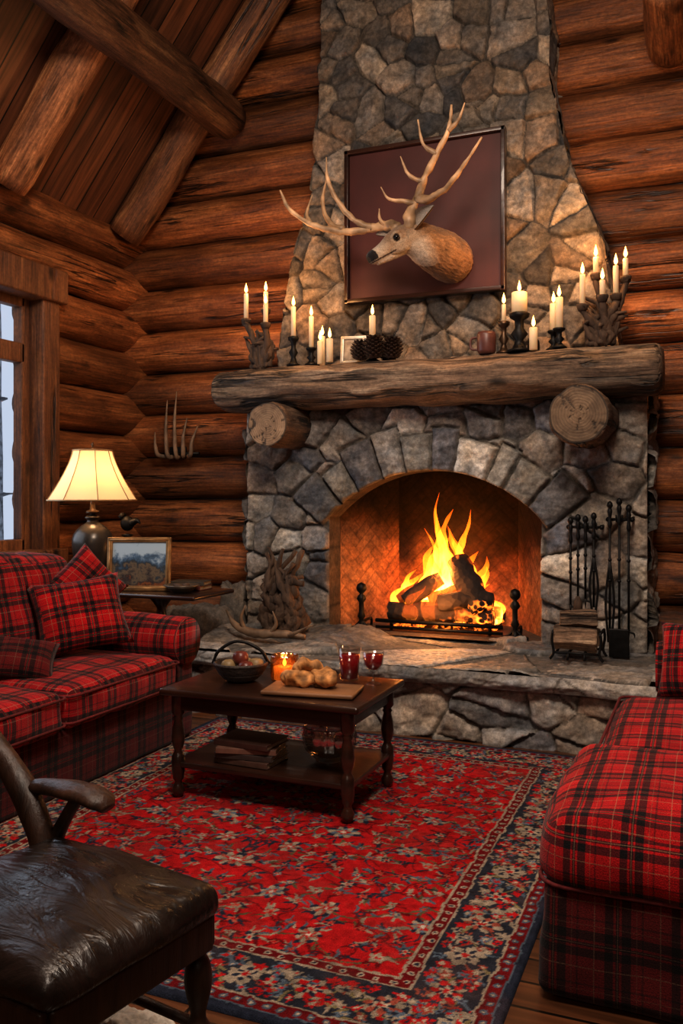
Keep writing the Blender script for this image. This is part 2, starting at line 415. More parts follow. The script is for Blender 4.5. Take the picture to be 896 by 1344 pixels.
g.add(plane4((-.5,6.36,-.1),(2.3,6.36,-.1),(2.3,6.36,4.2),(-.8,6.36,5.9)),col=(.06,.05,.05))
mk("wall_back",g,M_logX,kind="structure",label="gable wall of stacked round amber logs",cat="wall")
g=G(); z=.30;i=7
while z<3.6:
    segs=[(-1.7,6.5)]
    if .95<z<2.95: segs=[(-1.7,2.9),(5.13,6.5)]
    for s in segs: log(g,s[0],s[1],1,-4.64,z,.178,i*3)
    z+=.357;i+=1
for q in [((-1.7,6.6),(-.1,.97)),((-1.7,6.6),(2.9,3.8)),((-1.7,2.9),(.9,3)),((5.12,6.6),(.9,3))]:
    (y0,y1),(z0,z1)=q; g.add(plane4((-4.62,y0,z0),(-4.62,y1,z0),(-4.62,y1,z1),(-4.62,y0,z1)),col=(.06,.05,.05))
mk("wall_left",g,M_logY,kind="structure",label="side wall of stacked round amber logs",cat="wall")
g=G(); z=.30;i=90
while z<3.6:
    log(g,-1.7,6.5,1,2.05,z,.180,i); z+=.357;i+=1
g.add(plane4((2.03,-1.7,-.1),(2.03,6.6,-.1),(2.03,6.6,3.8),(2.03,-1.7,3.8)),col=(.10,.09,.09))
mk("wall_right",g,M_logY,kind="structure",label="side wall of stacked round logs",cat="wall")
g=G().add(plane4((-4.9,-1.7,-.1),(2.3,-1.7,-.1),(2.3,-1.7,7.6),(-4.9,-1.7,7.6)),col=(.5,.5,.5))
mk("wall_front",g,M_logX,kind="structure",label="timber wall closing the cabin room",cat="wall")
# floor
def planks(name,axis,width,dark,light,rough):
    m,nt,b=newmat(name); L=nt.links.new
    tc=nd(nt,"ShaderNodeTexCoord"); mp=nd(nt,"ShaderNodeMapping")
    if axis=='Y': mp.inputs["Rotation"].default_value=(0,0,pi/2)
    L(tc.outputs["Object"],mp.inputs[0])
    br=nd(nt,"ShaderNodeTexBrick",{"Scale":1.0,"Mortar Size":.006,"Brick Width":2.4,"Row Height":width,"Color1":(*dark,1),"Color2":(*light,1),"Mortar":(.004,.002,.001,1)}); br.offset=.37
    L(mp.outputs[0],br.inputs[0])
    mp2=nd(nt,"ShaderNodeMapping"); mp2.inputs["Scale"].default_value=(1.5,26,1.5); L(mp.outputs[0],mp2.inputs[0])
    n=nd(nt,"ShaderNodeTexNoise",{"Scale":1.0,"Detail":8.0,"Distortion":.5}); L(mp2.outputs[0],n.inputs[0])
    r=ramp(nt,[(.3,.35),(.7,1.5)]); L(n.outputs[0],r.inputs[0])
    c=mixm(nt,br.outputs[0],r.outputs[0]); L(c,b.inputs["Base Color"]); b.inputs["Roughness"].default_value=rough
    bump(nt,b,n.outputs[0],.15,.004); return m
M_floor=planks("floor_planks",'X',.13,(.08,.028,.011),(.13,.048,.018),.3)
mk("floor",rbox((-1.3,2.4,-.06),(3.5,4.2,.06),.005,1),M_floor,kind="structure",label="dark polished plank floor",cat="floor",smooth=False)
M_ceil=planks("ceiling_planks",'X',.2,(.10,.034,.014),(.17,.062,.025),.5)
g=G()
for s in (0,1):
    x0=XL-.4 if s==0 else 2*RX-XL+.4
    zz=EZ-SL*.4+.16
    A=(x0,-1.75,zz);B=(x0,6.7,zz);C=(RX,6.7,roofz(RX)+.16);D=(RX,-1.75,roofz(RX)+.16)
    g.add(plane4(A,B,C,D))
mk("ceiling",g,M_ceil,kind="structure",label="sloped plank ceiling under the log rafters",cat="ceiling",smooth=False)
# rafters
def beam(p0,p1,r,label,seed,k=1.0,name="ceiling_beam"):
    p0=Vector(p0);p1=Vector(p1); L=(p1-p0).length; n=max(4,int(L/.10))
    pts=[(L*i/n,.02*mnoise.noise(Vector((i*.13,seed,0))),.02*mnoise.noise(Vector((i*.13,0,seed)))) for i in range(n+1)]
    g=G().add(tube(pts,[r*(1+.06*mnoise.noise(Vector((i*.2,seed,9))))*(.93 if i in (0,n) else 1) for i in range(n+1)],28,1,nz=.07,nf=4,seed=seed,nz2=.03,ns=(1.3,15,15)),col=(k,k,k))
    o=mk(name,g,M_beam,loc=p0,label=label,cat="beam",group="log roof beams")
    d=(p1-p0).normalized(); o.rotation_euler=d.to_track_quat('X','Z').to_euler(); return o
for yy,kk in ((5.97,.9),(4.66,1.7),(3.33,1.1),(2.0,1.),(.67,1.)):
    beam((-4.42,yy,roofz(-4.42)-.02),(RX-.25,yy,roofz(RX-.25)-.04),.145,"round peeled log rafter following the roof slope",yy*3,kk)
beam((-3.52,6.12,4.40),(-3.52,-1.6,4.40),.165,"heavy round log purlin under the rafters",4,.55)
beam((-.21,6.25,4.40),(-.21,5.35,4.40),.155,"short round log beam end jutting from the log wall",8,1.2)
# window
w=empty("window_1",(-4.5,4.0,1.0),"tall timber-framed window with pale daylight","window",kind="structure")
g=G()
g.add(rbox((-4.52,5.085,1.95),(.12,.09,1.02),.015,1)); g.add(rbox((-4.52,2.98,1.95),(.12,.13,1.02),.015,1))
g.add(rbox((-4.50,4.0,2.93),(.14,1.22,.12),.015,1)); g.add(rbox((-4.50,4.0,.95),(.16,1.2,.06),.015,1))
mk("window_casing",g,M_case,parent=w,world=True,weld=True)
g=G()
for yy in (4.95,3.15): g.add(rbox((-4.56,yy,1.95),(.04,.042,.95),.008,1))
for yy in (4.0,): g.add(rbox((-4.56,yy,1.95),(.035,.03,.95),.008,1))
for zz,hh in ((2.79,.04),(2.42,.07),(1.04,.045)): g.add(rbox((-4.56,4.04,zz),(.04,.9,hh),.008,1))
mk("window_sash",g,M_case,parent=w,world=True,weld=True)
mk("window_pane",plane4((-4.57,3.1,1.0),(-4.57,4.95,1.0),(-4.57,4.95,2.8),(-4.57,3.1,2.8)),thin_glass("window_glass",(1,1,1),.05),parent=w,world=True,smooth=False)
M_bark=basic("snowy_bark",(.20,.21,.23),.9,0,.8,9,.4)
for i,(x,y,r) in enumerate(((-6.9,7.0,.07),(-8.6,8.3,.12),(-6.3,5.95,.035),(-10.4,10.6,.2))):
    g=G().add(tube([(x,y,-.6),(x+.05,y,2),(x,y+.05,6)],[r,r*.8,r*.5],10,4,nz=.2))
    for j in range(16):
        zz=.4+j*.3; a=j*2.4; g.add(tube([(x,y,zz),(x+.12*math.cos(a),y+.12*math.sin(a),zz+.1),(x+.28*math.cos(a),y+.28*math.sin(a),zz+.12)],[r*.4,r*.3,r*.08],6,3))
    mk("tree",g,M_bark,label="bare snowy tree standing outside the window",cat="tree",group="winter trees outside")

# ------------------------------------------------------------------ fireplace stone
PAL=np.array([(.31,.29,.26),(.22,.205,.195),(.40,.38,.345),(.27,.235,.20),(.14,.138,.142),(.29,.24,.20),(.46,.43,.39),(.19,.185,.195),(.27,.255,.24),(.34,.305,.265)])
PALB=np.array([(.27,.24,.21),(.32,.275,.225),(.17,.16,.15),(.37,.33,.28),(.25,.20,.16),(.12,.118,.12),(.31,.285,.26),(.22,.205,.19)])
def stonepatch(name,A,B,place,seed,cw,ch,depth,mat,parent,pal=PAL,extra=None,over=None,fmask=None,mort=(.13,.115,.10),rnd=.015,jit=.46,skip=.15,proud=0,mwb=(.002,.007)):
    rs=np.random.RandomState(seed)
    a0,a1,b0,b1=A.min(),A.max(),B.min(),B.max()
    pts=[]
    nb=int((b1-b0)/ch)+3; na=int((a1-a0)/cw)+3
    for j in range(-1,nb):
        for i in range(-1,na):
            if rs.rand()<skip: continue
            pts.append((a0+(i+.5*(j%2)+rs.uniform(-jit,jit))*cw, b0+(j+.5+rs.uniform(-jit,jit)*.8)*ch))
            if rs.rand()<.22: pts.append((a0+(i+.5+rs.uniform(-jit,jit))*cw, b0+(j+rs.uniform(-jit,jit))*ch))
    pts=np.array(pts); asp=(cw/ch)
    wgt=rs.uniform(0,1,len(pts))**2*cw*cw*.12
    wa=A+.045*(fbm(A*5,B*5,seed)-.5)+.018*(fbm(A*24,B*24,seed+3)-.5); wb=(B+.04*(fbm(A*5+9,B*5,seed+1)-.5)+.018*(fbm(A*24,B*24+5,seed+4)-.5))
    F=np.full((3,)+A.shape,1e9); I=np.zeros((3,)+A.shape,int)
    for k,(x,y) in enumerate(pts):
        d=(wa-x)**2+((wb-y)*asp**.7)**2-wgt[k]
        m0=d<F[0]; m1=(~m0)&(d<F[1]); m2=(~m0)&(~m1)&(d<F[2])
        F[2]=np.where(m0|m1,F[1],np.where(m2,d,F[2])); I[2]=np.where(m0|m1,I[1],np.where(m2,k,I[2]))
        F[1]=np.where(m0,F[0],np.where(m1,d,F[1])); I[1]=np.where(m0,I[0],np.where(m1,k,I[1]))
        F[0]=np.where(m0,d,F[0]); I[0]=np.where(m0,k,I[0])
    P0=pts*np.array([1,asp**.7])
    e=1e9
    for q in (1,2):
        dd=np.sqrt(((P0[I[q]]-P0[I[0]])**2).sum(-1))+1e-6
        e=np.minimum(e,(F[q]-F[0])/(2*dd))
    lab=I[0].copy(); CX=A-pts[I[0]][...,0]; CY=B-pts[I[0]][...,1]
    if extra is not None: e=np.minimum(e,extra)
    pr=0
    if over is not None:
        om,ol,oe=over; lab=np.where(om,ol+1000,lab); e=np.where(om,oe,e); CX=np.where(om,0,CX); CY=np.where(om,0,CY); pr=np.where(om,proud,0)
    hsh=lambda k:(np.sin((lab+1)*12.9898*k+seed)*43758.5453)%1
    mw=mwb[0]+mwb[1]*fbm(A*10,B*10,seed+33)
    prof_=sstep(mw,mw+rnd,e)**.55
    dome=np.clip(e/.07,0,1)**.6
    tilt=CX*(hsh(2.)-.5)*.4+CY*(hsh(3.)-.5)*.4
    fc=fbm(A*9+lab*1.7,B*9,seed+17,4); facet=np.floor(fc*7)/7*.5+fc*.5-.5
    h=prof_*(depth*(.35+.6*hsh(1.0))+depth*.35*dome+tilt+depth*1.1*facet+pr)+prof_*.008*(fbm(A*34,B*34,seed+11,4)-.5)*2+.003*(fbm(A*70,B*70,seed+5,2)-.5)
    C=pal[(hsh(4.)*len(pal)).astype(int)%len(pal)]*(.65+.7*hsh(5.))[...,None]
    C=C*(.5+1.0*fbm(A*13,B*13,seed+21,5))[...,None]
    vein=np.clip(1-np.abs(fbm(A*5+lab,B*9,seed+41,4)-.5)*14,0,1); C=C*(1-.3*vein)[...,None]
    mm=sstep(mw-.002,mw+.005,e)[...,None]
    C=C*mm+np.array(mort)*(.5+1.0*fbm(A*40,B*40,seed+8,3))[...,None]*(1-mm)
    X,Y,Z=place(A,B,h)
    return gridobj(name,X,Y,Z,C,mat,parent,fmask)
fp=empty("fireplace",(-1.75,5.8,0),"massive rough fieldstone fireplace with arched opening and log mantel","fireplace")
XC=-1.752;R=1.029;ZC=.541;HW=.757;SPR=1.24
xs=np.arange(-3.17,-.334,.0085); zs=np.arange(.40,2.12,.0085)
A,B=np.meshgrid(xs,zs,indexing='ij')
xr=A-XC; r=np.hypot(xr,B-ZC); th=np.arctan2(xr,B-ZC)
inside=(np.abs(xr)<HW)&((B<SPR)|(r<R))&(r<R+.5)&~((B>=SPR)&(r>=R))
RO=.29; TH=.90
rs=np.random.RandomState(4)
edges=np.linspace(-TH,TH,11); edges[1:-1]+=rs.uniform(-.03,.03,9)
thw=th+.016*(fbm(A*6,B*6,77)-.5)+.008*(fbm(A*22,B*22,78)-.5)
lab=np.clip(np.searchsorted(edges,thw),1,10)
rj=R+RO+rs.uniform(-.045,.045,11)[lab]+.015*(fbm(A*14,B*14,55)-.5)
ring=(r<rj)&(np.abs(th)<TH)&(B>.9)
ed=np.minimum(np.abs(thw-edges[lab-1]),np.abs(edges[np.minimum(lab,10)]-thw))*r
oe=np.minimum(np.minimum(ed,rj-r),np.maximum(r-R+.012,0))
extra=np.where((np.abs(th)<TH)&(B>.9),np.maximum(r-rj,0),np.where((r<rj)&(B>1.0),(np.abs(th)-TH)*r,1.))
extra=np.minimum(extra,np.where(B<SPR+.02,np.abs(np.abs(xr)-HW)+.012,1.))
extra=np.minimum(extra,np.minimum(A+3.17,-.334-A)+.008)
fm=~(inside[:-1,:-1]&inside[1:,:-1]&inside[:-1,1:]&inside[1:,1:])
def placeF(A,B,h):
    X=A.copy();Z=B.copy()
    m=inside&(B<SPR); X=np.where(m,XC+np.sign(xr)*HW,X)
    m2=inside&(B>=SPR); X=np.where(m2,XC+xr/np.maximum(r,1e-3)*R,X); Z=np.where(m2,ZC+(B-ZC)/np.maximum(r,1e-3)*R,Z)
    return X,5.80-np.where(inside,0,h),Z
stonepatch("stone_surround",A,B,placeF,3,.27,.20,.05,M_stone,fp,extra=extra,over=(ring,lab,oe),fmask=fm,proud=.018)
for X0,sg,sd in ((-.334,1,8),(-3.17,-1,9)):
    A,B=np.meshgrid(np.arange(5.8,6.45,.014),np.arange(0,2.12,.014),indexing='ij')
    stonepatch("stone_side",A,B,lambda A,B,h:(X0+sg*(h-.01),A,B),sd,.26,.2,.04,M_stone,fp)
# intrados
pts=[(-HW,z_) for z_ in np.arange(.40,SPR,.02)]+[(math.sin(t)*R,ZC+math.cos(t)*R) for t in np.linspace(-math.asin(HW/R),math.asin(HW/R),90)]+[(HW,z_) for z_ in np.arange(SPR,.39,-.02)]
pa=np.array(pts); yy=np.linspace(5.80,6.0,14)
Xg=np.repeat((pa[:,0]+XC)[:,None],14,1); Zg=np.repeat(pa[:,1][:,None],14,1); Yg=np.repeat(yy[None],len(pa),0)
sl=np.arange(len(pa))*.02; SLg=np.repeat(sl[:,None],14,1)
jo=np.abs(((SLg/.21+.1*fbm(SLg*3,Yg*3,2))%1)-.5)*.21
Cg=np.array((.085,.065,.05))*(.6+.8*fbm(SLg*14,Yg*14,6))[...,None]*(.35+.65*sstep(.0,.014,.105-jo))[...,None]
gridobj("arch_lining",Xg,Yg,Zg,Cg,M_stone,fp)
# firebox herringbone
def brickpatch(name,A,B,place,seed,parent,soot=(.70,1.4)):
    w_=.068; n=3
    p=(A+B)/math.sqrt(2)/w_; q=(B-A)/math.sqrt(2)/w_+100
    i=np.floor(p);j=np.floor(q);k=np.mod(i-j,2*n)
    hz=k<n
    i0=np.where(hz,i-k,i); j0=np.where(hz,j,j-(2*n-1-k))
    du=np.where(hz,np.minimum(p-i0,i0+n-p),np.minimum(p-i0,i0+1-p)); dv=np.where(hz,np.minimum(q-j0,j0+1-q),np.minimum(q-j0,j0+n-q))
    e=np.minimum(du,dv)*w_
    hs=(np.sin(i0*12.9+j0*78.2+seed)*43758.5)%1
    C=np.array((.36,.17,.075))*(.85+.2*hs)[...,None]*(.5+.9*fbm(A*14,B*14,seed))[...,None]
    C=C*(1-.94*sstep(soot[0],soot[1],B+.4*(fbm(A*4,B*4,seed)-.5)))[...,None]
    mm=(.62+.38*sstep(.001,.007,e))[...,None]; C=C*mm
    h=.003*sstep(.001,.01,e)
    X,Y,Z=place(A,B,h); return gridobj(name,X,Y,Z,C,M_brick,parent)
for sg in (-1,1):
    L_=math.hypot(.29,.5)
    A,B=np.meshgrid(np.arange(0,L_+.004,.007),np.arange(.40,1.8,.007),indexing='ij')
    brickpatch("firebox_side",A,B,lambda A,B,h:(XC+sg*(HW-.29*A/L_-h),6.0+.5*A/L_,B),5+sg,fp,(.8,1.4) if sg<0 else (.65,1.2))
A,B=np.meshgrid(np.arange(-.47,.475,.008),np.arange(.40,1.8,.008),indexing='ij')
brickpatch("firebox_back",A,B,lambda A,B,h:(XC+A,6.5-h,B),3,fp,(.5,1.1))
mk("firebox_top",G().add(plane4((XC-.8,5.99,1.8),(XC+.8,5.99,1.8),(XC+.8,6.52,1.8),(XC-.8,6.52,1.8)),col=(.03,.03,.03)),M_brick,parent=fp,world=True,smooth=False)
mk("firebox_floor",G().add(plane4((XC-.8,5.78,.425),(XC+.8,5.78,.425),(XC+.8,6.52,.425),(XC-.8,6.52,.425)),col=(.10,.07,.05)),M_brick,parent=fp,world=True,smooth=False)
# chimney
vz=np.arange(2.0,6.0,.0095); uu=np.linspace(0,1,260)
LR=np.array([chx(z) for z in vz])
LR=LR+np.stack([.014*(fbm(vz*4,vz*0,3)-.5)*2,.014*(fbm(vz*4,vz*0+5,4)-.5)*2],-1)
A=LR[None,:,0]+(LR[:,1]-LR[:,0])[None,:]*uu[:,None]; B=np.repeat(vz[None],260,0)
ex=np.minimum(A-LR[None,:,0],LR[None,:,1]-A)+.014
stonepatch("chimney_breast",A,B,lambda A,B,h:(A,5.95-h,B),19,.215,.19,.045,M_stone_ch,fp,pal=PALB,extra=ex,mort=(.085,.075,.065),mwb=(.0,.006),rnd=.013)
for c_,sg,sd in ((1,1,15),(0,-1,16)):
    A,B=np.meshgrid(np.arange(5.93,6.45,.013),vz,indexing='ij')
    xx=LR[:,c_][None,:]
    stonepatch("chimney_side",A,B,lambda A,B,h:(xx+sg*(h*.6-.012)+0*A,A,B),sd,.2,.2,.035,M_stone_ch,fp,pal=PALB,mort=(.10,.085,.07))
# hearth
HX0,HX1=-3.2,-.08
A,B=np.meshgrid(np.arange(HX0+.05,HX1,.010),np.arange(-.02,.36,.010),indexing='ij')
stonepatch("hearth_riser",A,B,lambda A,B,h:(A,4.90-h,B),23,.36,.20,.05,M_stone,fp,pal=PAL*1.1)
A,B=np.meshgrid(np.arange(4.9,5.85,.014),np.arange(-.02,.36,.014),indexing='ij')
for X0,sg in ((HX0+.06,-1),(HX1-.02,1)):
    stonepatch("hearth_end",A,B,lambda A,B,h:(X0+sg*h,A,B),24,.3,.19,.04,M_stone,fp)
na=340; A,B=np.meshgrid(np.linspace(HX0,HX1,na),np.linspace(4.80,5.84,110),indexing='ij')
def frontw(A): return .04*(fbm(A*3,A*0,3)-.5)*2+.02*(fbm(A*14,A*0,5)-.5)
def placeS(A,B,h):
    Y=B+frontw(A)*(1-(B-4.8)/1.04); return A,Y,.408+h
exs=np.minimum(np.minimum(A-HX0,HX1-A),B-4.80)+.012
PALF=np.array([(.28,.27,.26),(.33,.315,.295),(.23,.225,.22),(.30,.27,.24)])
stonepatch("hearth_slab",A,B,placeS,31,.70,.46,.010,M_flag,fp,pal=PALF,extra=exs,mort=(.06,.055,.05),rnd=.014,jit=.3)
A,B=np.meshgrid(np.linspace(HX0,HX1,na),np.linspace(.325,.412,14),indexing='ij')
def placeE(A,B,h):
    t=(B-.325)/.087
    return A,4.80+frontw(A)-.03*np.sin(t*pi)*(.2+1.3*np.floor(fbm(A*9,B*30,7)*6)/6),B
stonepatch("hearth_slab_edge",A,B,placeE,33,.7,.3,.02,M_flag,fp,pal=PALF,extra=np.ones_like(A))
g=G().add(rbox((-1.64,5.33,.36),(1.53,.50,.04),.01,1),col=(.15,.14,.13)); g.add(rbox((-1.64,5.4,.17),(1.46,.45,.17),.01,1),col=(.1,.1,.1))
mk("hearth_core",g,M_stone,parent=fp,world=True)
# mantel
n=150; pts=[];rr=[]
for i in range(n+1):
    x=-3.30+3.06*i/n; t=abs(i/n-.5)*2
    pts.append((x,5.68+.02*mnoise.noise(Vector((x*2,0,0))),2.165+.015*mnoise.noise(Vector((x*2,5,0)))))
    s=1+.06*mnoise.noise(Vector((x*1.5,1,1))); e=1-.25*max(0,(t-.97)/.03)**2; rr.append((.28*s*e,.158*s*e))
vs,fs=tube(pts,rr,64,1,nz=.12,nf=5,nz2=.05,ns=(1.0,10,16))
vs=[(x,y,min(z,2.31+.006*mnoise.noise(Vector((x*4,y*4,0))))) for x,y,z in vs]
vs=[(x,max(min(y,5.93),5.425+.05*mnoise.noise(Vector((x*2.2,3,z*9)))),z) for x,y,z in vs]
mk("mantel_shelf",G().add((vs,fs)),M_mantel,parent=fp,world=True,label="half-round weathered log mantel beam")
for x,z_,r_,y0,kk in ((-2.775,1.885,.155,5.34,1.3),(-.685,1.872,.175,5.24,.65)):
    g=G(); pts=[(x,y0+(5.85-y0)*i/14,z_) for i in range(15)]
    g.add(tube(pts,[r_*.95]+[r_]*14,32,1,nz=.12,nf=6,seed=x,nz2=.04,ns=(14,2,14)))
    mk("corbel_log",g,M_corb,parent=fp,world=True)
    vs=[];fs=[];cols=[]
    NR,NS=26,60
    for i in range(NR+1):
        for j in range(NS):
            a=2*pi*j/NS; q=r_*.95*i/NR*(1+.06*mnoise.noise(Vector((math.cos(a)*2,math.sin(a)*2,x))))
            k=.85+.18*math.sin(i*2.4+mnoise.noise(Vector((math.cos(a)*3,math.sin(a)*3,i*.1)))*2)
            ck=abs(mnoise.noise(Vector((a*1.7,x*3,i*.03)))); cr=0
            if ck<.035 and i>3: k*=.2; cr=.006
            if i>=NR-1: k*=.35
            vs.append((x+q*math.cos(a),y0-.006+cr-.002*math.sin(i*2.4),z_+q*math.sin(a)))
            k*=kk; cols.append((k,k*.93,k*.85))
    for i in range(NR):
        for j in range(NS):
            a=i*NS+j;b_=i*NS+(j+1)%NS; fs.append((a,b_,b_+NS,a+NS))
    g=G(); g.v=vs;g.f=fs;g.c=cols
    mk("log_end_face",g,M_end,parent=fp,world=True)
for i,(c,s) in enumerate((((-3.52,5.66,.28),(.30,.3,.42)),((-3.66,5.28,.15),(.28,.18,.22)),((-3.38,6.0,.42),(.18,.18,.4)))):
    g=G().add(boulder(c,s,i+2,40),col=(.15,.135,.12)); mk("boulder",g,M_stone,label="rough dark boulder beside the raised hearth",cat="stone",group="boulders beside the hearth")

# ------------------------------------------------------------------ fire
fe=empty("grate",(-1.74,6.12,.427),"black iron fire grate with front bar","fireplace grate")
g=G()
g.add(tube([(-2.2,5.93,.50),(-1.28,5.93,.50)],.014,8)); g.add(tube([(-2.2,5.93,.455),(-1.28,5.93,.455)],.011,8))
for i in range(9):
    x=-2.12+i*.095; g.add(tube([(x,5.93,.50),(x,6.0,.485),(x,6.32,.485),(x,6.36,.56)],.010,6,3))
for x in (-2.1,-1.38):
    for y in (5.98,6.3): g.add(tube([(x,y,.49),(x,y,.43)],.012,6))
mk("grate_bars",g,M_iron,parent=fe,world=True)
for x in (-2.30,-1.19):
    e=empty("andiron",(x,5.90,.427),"black wrought iron andiron with ball finial","andiron",group="pair of andirons")
    g=G().add(lathe([(0,0),(.05,0),(.05,.015),(.02,.03),(.016,.08),(.03,.1),(.018,.13),(.018,.2),(.036,.225),(.024,.25),(.012,.262),(.034,.285),(.038,.305),(.03,.33),(0,.345)],16))
    g.add(tube([(0,0,.07),(-.05,0,.02),(-.09,0,.01)],.012,6)); g.add(tube([(0,0,.07),(.05,0,.02),(.09,0,.01)],.012,6)); g.add(tube([(0,0,.06),(0,.05,.06),(0,.2,.06),(0,.2,.01)],.01,6,2))
    mk("andiron_post",g,M_iron,parent=e)
LG=[((-2.12,5.99,.56),(-1.36,6.02,.55),.062),((-2.05,6.2,.56),(-1.36,6.22,.56),.06),((-2.0,6.0,.63),(-1.76,6.1,.80),.055),((-1.84,6.06,.64),(-1.52,6.18,.72),.055),((-1.43,5.97,.60),(-1.66,6.14,.93),.088),((-1.74,5.96,.64),(-1.36,5.99,.68),.058),((-2.08,6.1,.62),(-1.85,6.2,.74),.05)]
for i,(a,b_,r_) in enumerate(LG):
    mk("fire_log",tube([a,tuple((Vector(a)+Vector(b_))/2+Vector((0,.01,.01))),b_],[r_,r_*1.08,r_*.9],12,6,nz=.4,nf=9,seed=i),M_char,label="charred split log burning on the grate",cat="firewood",group="burning logs")
eg=G()
for i in range(60):
    x=-2.1+random.random()*.75;y=5.96+random.random()*.35
    eg.add(boulder((x,y,.448+random.random()*.06),(.026,.026,.02),i,5))
m_e,nt,b=newmat("ember"); tc=nd(nt,"ShaderNodeTexCoord"); n1=nd(nt,"ShaderNodeTexNoise",{"Scale":25.0}); nt.links.new(tc.outputs["Object"],n1.inputs[0]); r1=ramp(nt,[(.4,.0),(.65,3.0)]); nt.links.new(n1.outputs[0],r1.inputs[0]); nt.links.new(r1.outputs[0],b.inputs["Emission Strength"]); b.inputs["Emission Color"].default_value=(1,.20,.02,1); b.inputs["Base Color"].default_value=(.05,.02,.015,1)
mk("embers",eg,m_e,label="bed of glowing orange embers under the logs",cat="embers",kind="stuff")
mf,nt,b=newmat("fire_flame"); nt.nodes.remove(b); L=nt.links.new
tc=nd(nt,"ShaderNodeTexCoord"); sp=nd(nt,"ShaderNodeSeparateXYZ"); L(tc.outputs["Generated"],sp.inputs[0])
rc=ramp(nt,[(0,(1,.42,.07)),(.35,(1,.33,.035)),(.7,(1,.22,.012)),(1,(1,.13,.004))]); L(sp.outputs[2],rc.inputs[0])
mp=nd(nt,"ShaderNodeMapping"); mp.inputs["Scale"].default_value=(20,20,6); L(tc.outputs["Object"],mp.inputs[0])
n1=nd(nt,"ShaderNodeTexNoise",{"Scale":1.0,"Detail":4.0,"Distortion":1.6}); L(mp.outputs[0],n1.inputs[0])
rn=ramp(nt,[(.40,.0),(.62,1.0)]); L(n1.outputs[0],rn.inputs[0])
rs_=ramp(nt,[(0,.6),(.15,1.0),(.6,.7),(1,.2)]); L(sp.outputs[2],rs_.inputs[0])
a=nd(nt,"ShaderNodeMath",operation='MULTIPLY'); L(rn.outputs[0],a.inputs[0]); L(rs_.outputs[0],a.inputs[1])
a2=nd(nt,"ShaderNodeMath",operation='MULTIPLY'); a2.inputs[1].default_value=24; L(a.outputs[0],a2.inputs[0])
em=nd(nt,"ShaderNodeEmission"); L(rc.outputs[0],em.inputs[0]); L(a2.outputs[0],em.inputs[1]); L(em.outputs[0],nt.nodes["Material Output"].inputs["Volume"])
fire=empty("fire",(-1.72,6.1,.5),"blazing orange and yellow flames rising from the logs","fire")
FL=[(-1.70,6.10,.80,.105,.2),(-1.62,6.14,.66,.095,-.3),(-1.80,6.12,.60,.11,.5),(-1.89,6.1,.48,.10,.9),(-1.98,6.08,.36,.09,.1),(-2.07,6.05,.28,.075,.6),(-1.54,6.1,.50,.10,.4),(-1.46,6.08,.40,.08,.8),(-1.38,6.06,.28,.07,.2),(-1.80,5.95,.34,.05,1.1),(-1.94,5.94,.26,.05,.7),(-1.58,5.95,.26,.045,.3),(-1.67,6.2,.68,.09,1.6),(-1.86,6.2,.54,.09,2.2),(-2.02,6.18,.34,.08,2.6),(-1.50,6.2,.46,.08,2.9),(-1.75,6.02,.50,.08,3.3),(-1.34,6.1,.18,.05,3.5),(-1.74,6.08,.92,.05,4.1),(-1.60,6.1,.80,.045,4.9),(-1.86,6.1,.66,.045,5.6)]
for i,(x,y,hh,r_,ph) in enumerate(FL):
    pts=[];rr=[]
    for k in range(8):
        t=k/7
        pts.append((x+.08*math.sin(ph*3+t*6)*t+(.04*(-1.7-x)/.3)*t,y+.03*math.cos(ph*5+t*4)*t,.5+hh*t))
        rr.append((r_*[.55,.95,1.0,.78,.6,.38,.2,.01][k],r_*.7*[.55,.95,1.0,.78,.6,.38,.2,.01][k]))
    mk("flame",tube(pts,rr,16,6,nz=.65,nf=10,seed=i*1.7),mf,parent=fire,world=True)

# ------------------------------------------------------------------ panel + deer
M_maroon=basic("maroon_panel",(.065,.014,.011),.6,0,.3,3,.05)
p=empty("wall_panel",(-1.82,5.84,2.79),"square maroon panel in a thin dark frame mounted on the chimney","wall panel")
mk("panel_board",rbox((-1.82,5.855,3.32),(.55,.012,.52),.004,1),M_maroon,parent=p,world=True,weld=True)
g=G(); 
g.add(rbox((-1.82,5.845,3.855),(.58,.035,.014),.004,1)); g.add(rbox((-1.82,5.845,2.79),(.58,.035,.014),.004,1))
g.add(rbox((-2.385,5.845,3.32),(.014,.035,.55),.004,1)); g.add(rbox((-1.255,5.845,3.32),(.014,.035,.55),.004,1))
mk("panel_frame",g,M_dark,parent=p,world=True,weld=True)
dm=empty("deer_head_mount",(-1.66,5.84,3.02),"mounted brown deer head with wide branching antlers","mounted deer head")
PO=Vector((-1.815,5.45,3.10)); NO=Vector((-1.99,5.26,2.945))
hf=(NO-PO).normalized(); hs=hf.cross(Vector((0,0,1))).normalized(); hu=hs.cross(hf).normalized()
KH=1.14
def H(a,b,c): return tuple(PO+(hf*a+hs*b+hu*c)*KH)
g=G()
NP=[(-1.60,5.86,3.0),(-1.61,5.78,3.005),(-1.64,5.67,3.02),(-1.69,5.58,3.04),(-1.75,5.51,3.07)]
g.add(tube(NP+[H(.02,0,-.01)],[(.140,.145),(.152,.158),(.145,.155),(.128,.142),(.108,.125),(.08,.085)],30,5))
g.add(tube([H(-.07,0,-.01),H(-.03,0,.0),H(.03,0,.006),H(.09,0,.002),H(.15,0,-.012),H(.21,0,-.020),H(.265,0,-.022),H(.288,0,-.024)],[(.03,.03),(.060,.06),(.068,.068),(.062,.064),(.050,.056),(.044,.049),(.042,.044),(.026,.028)],24,4))
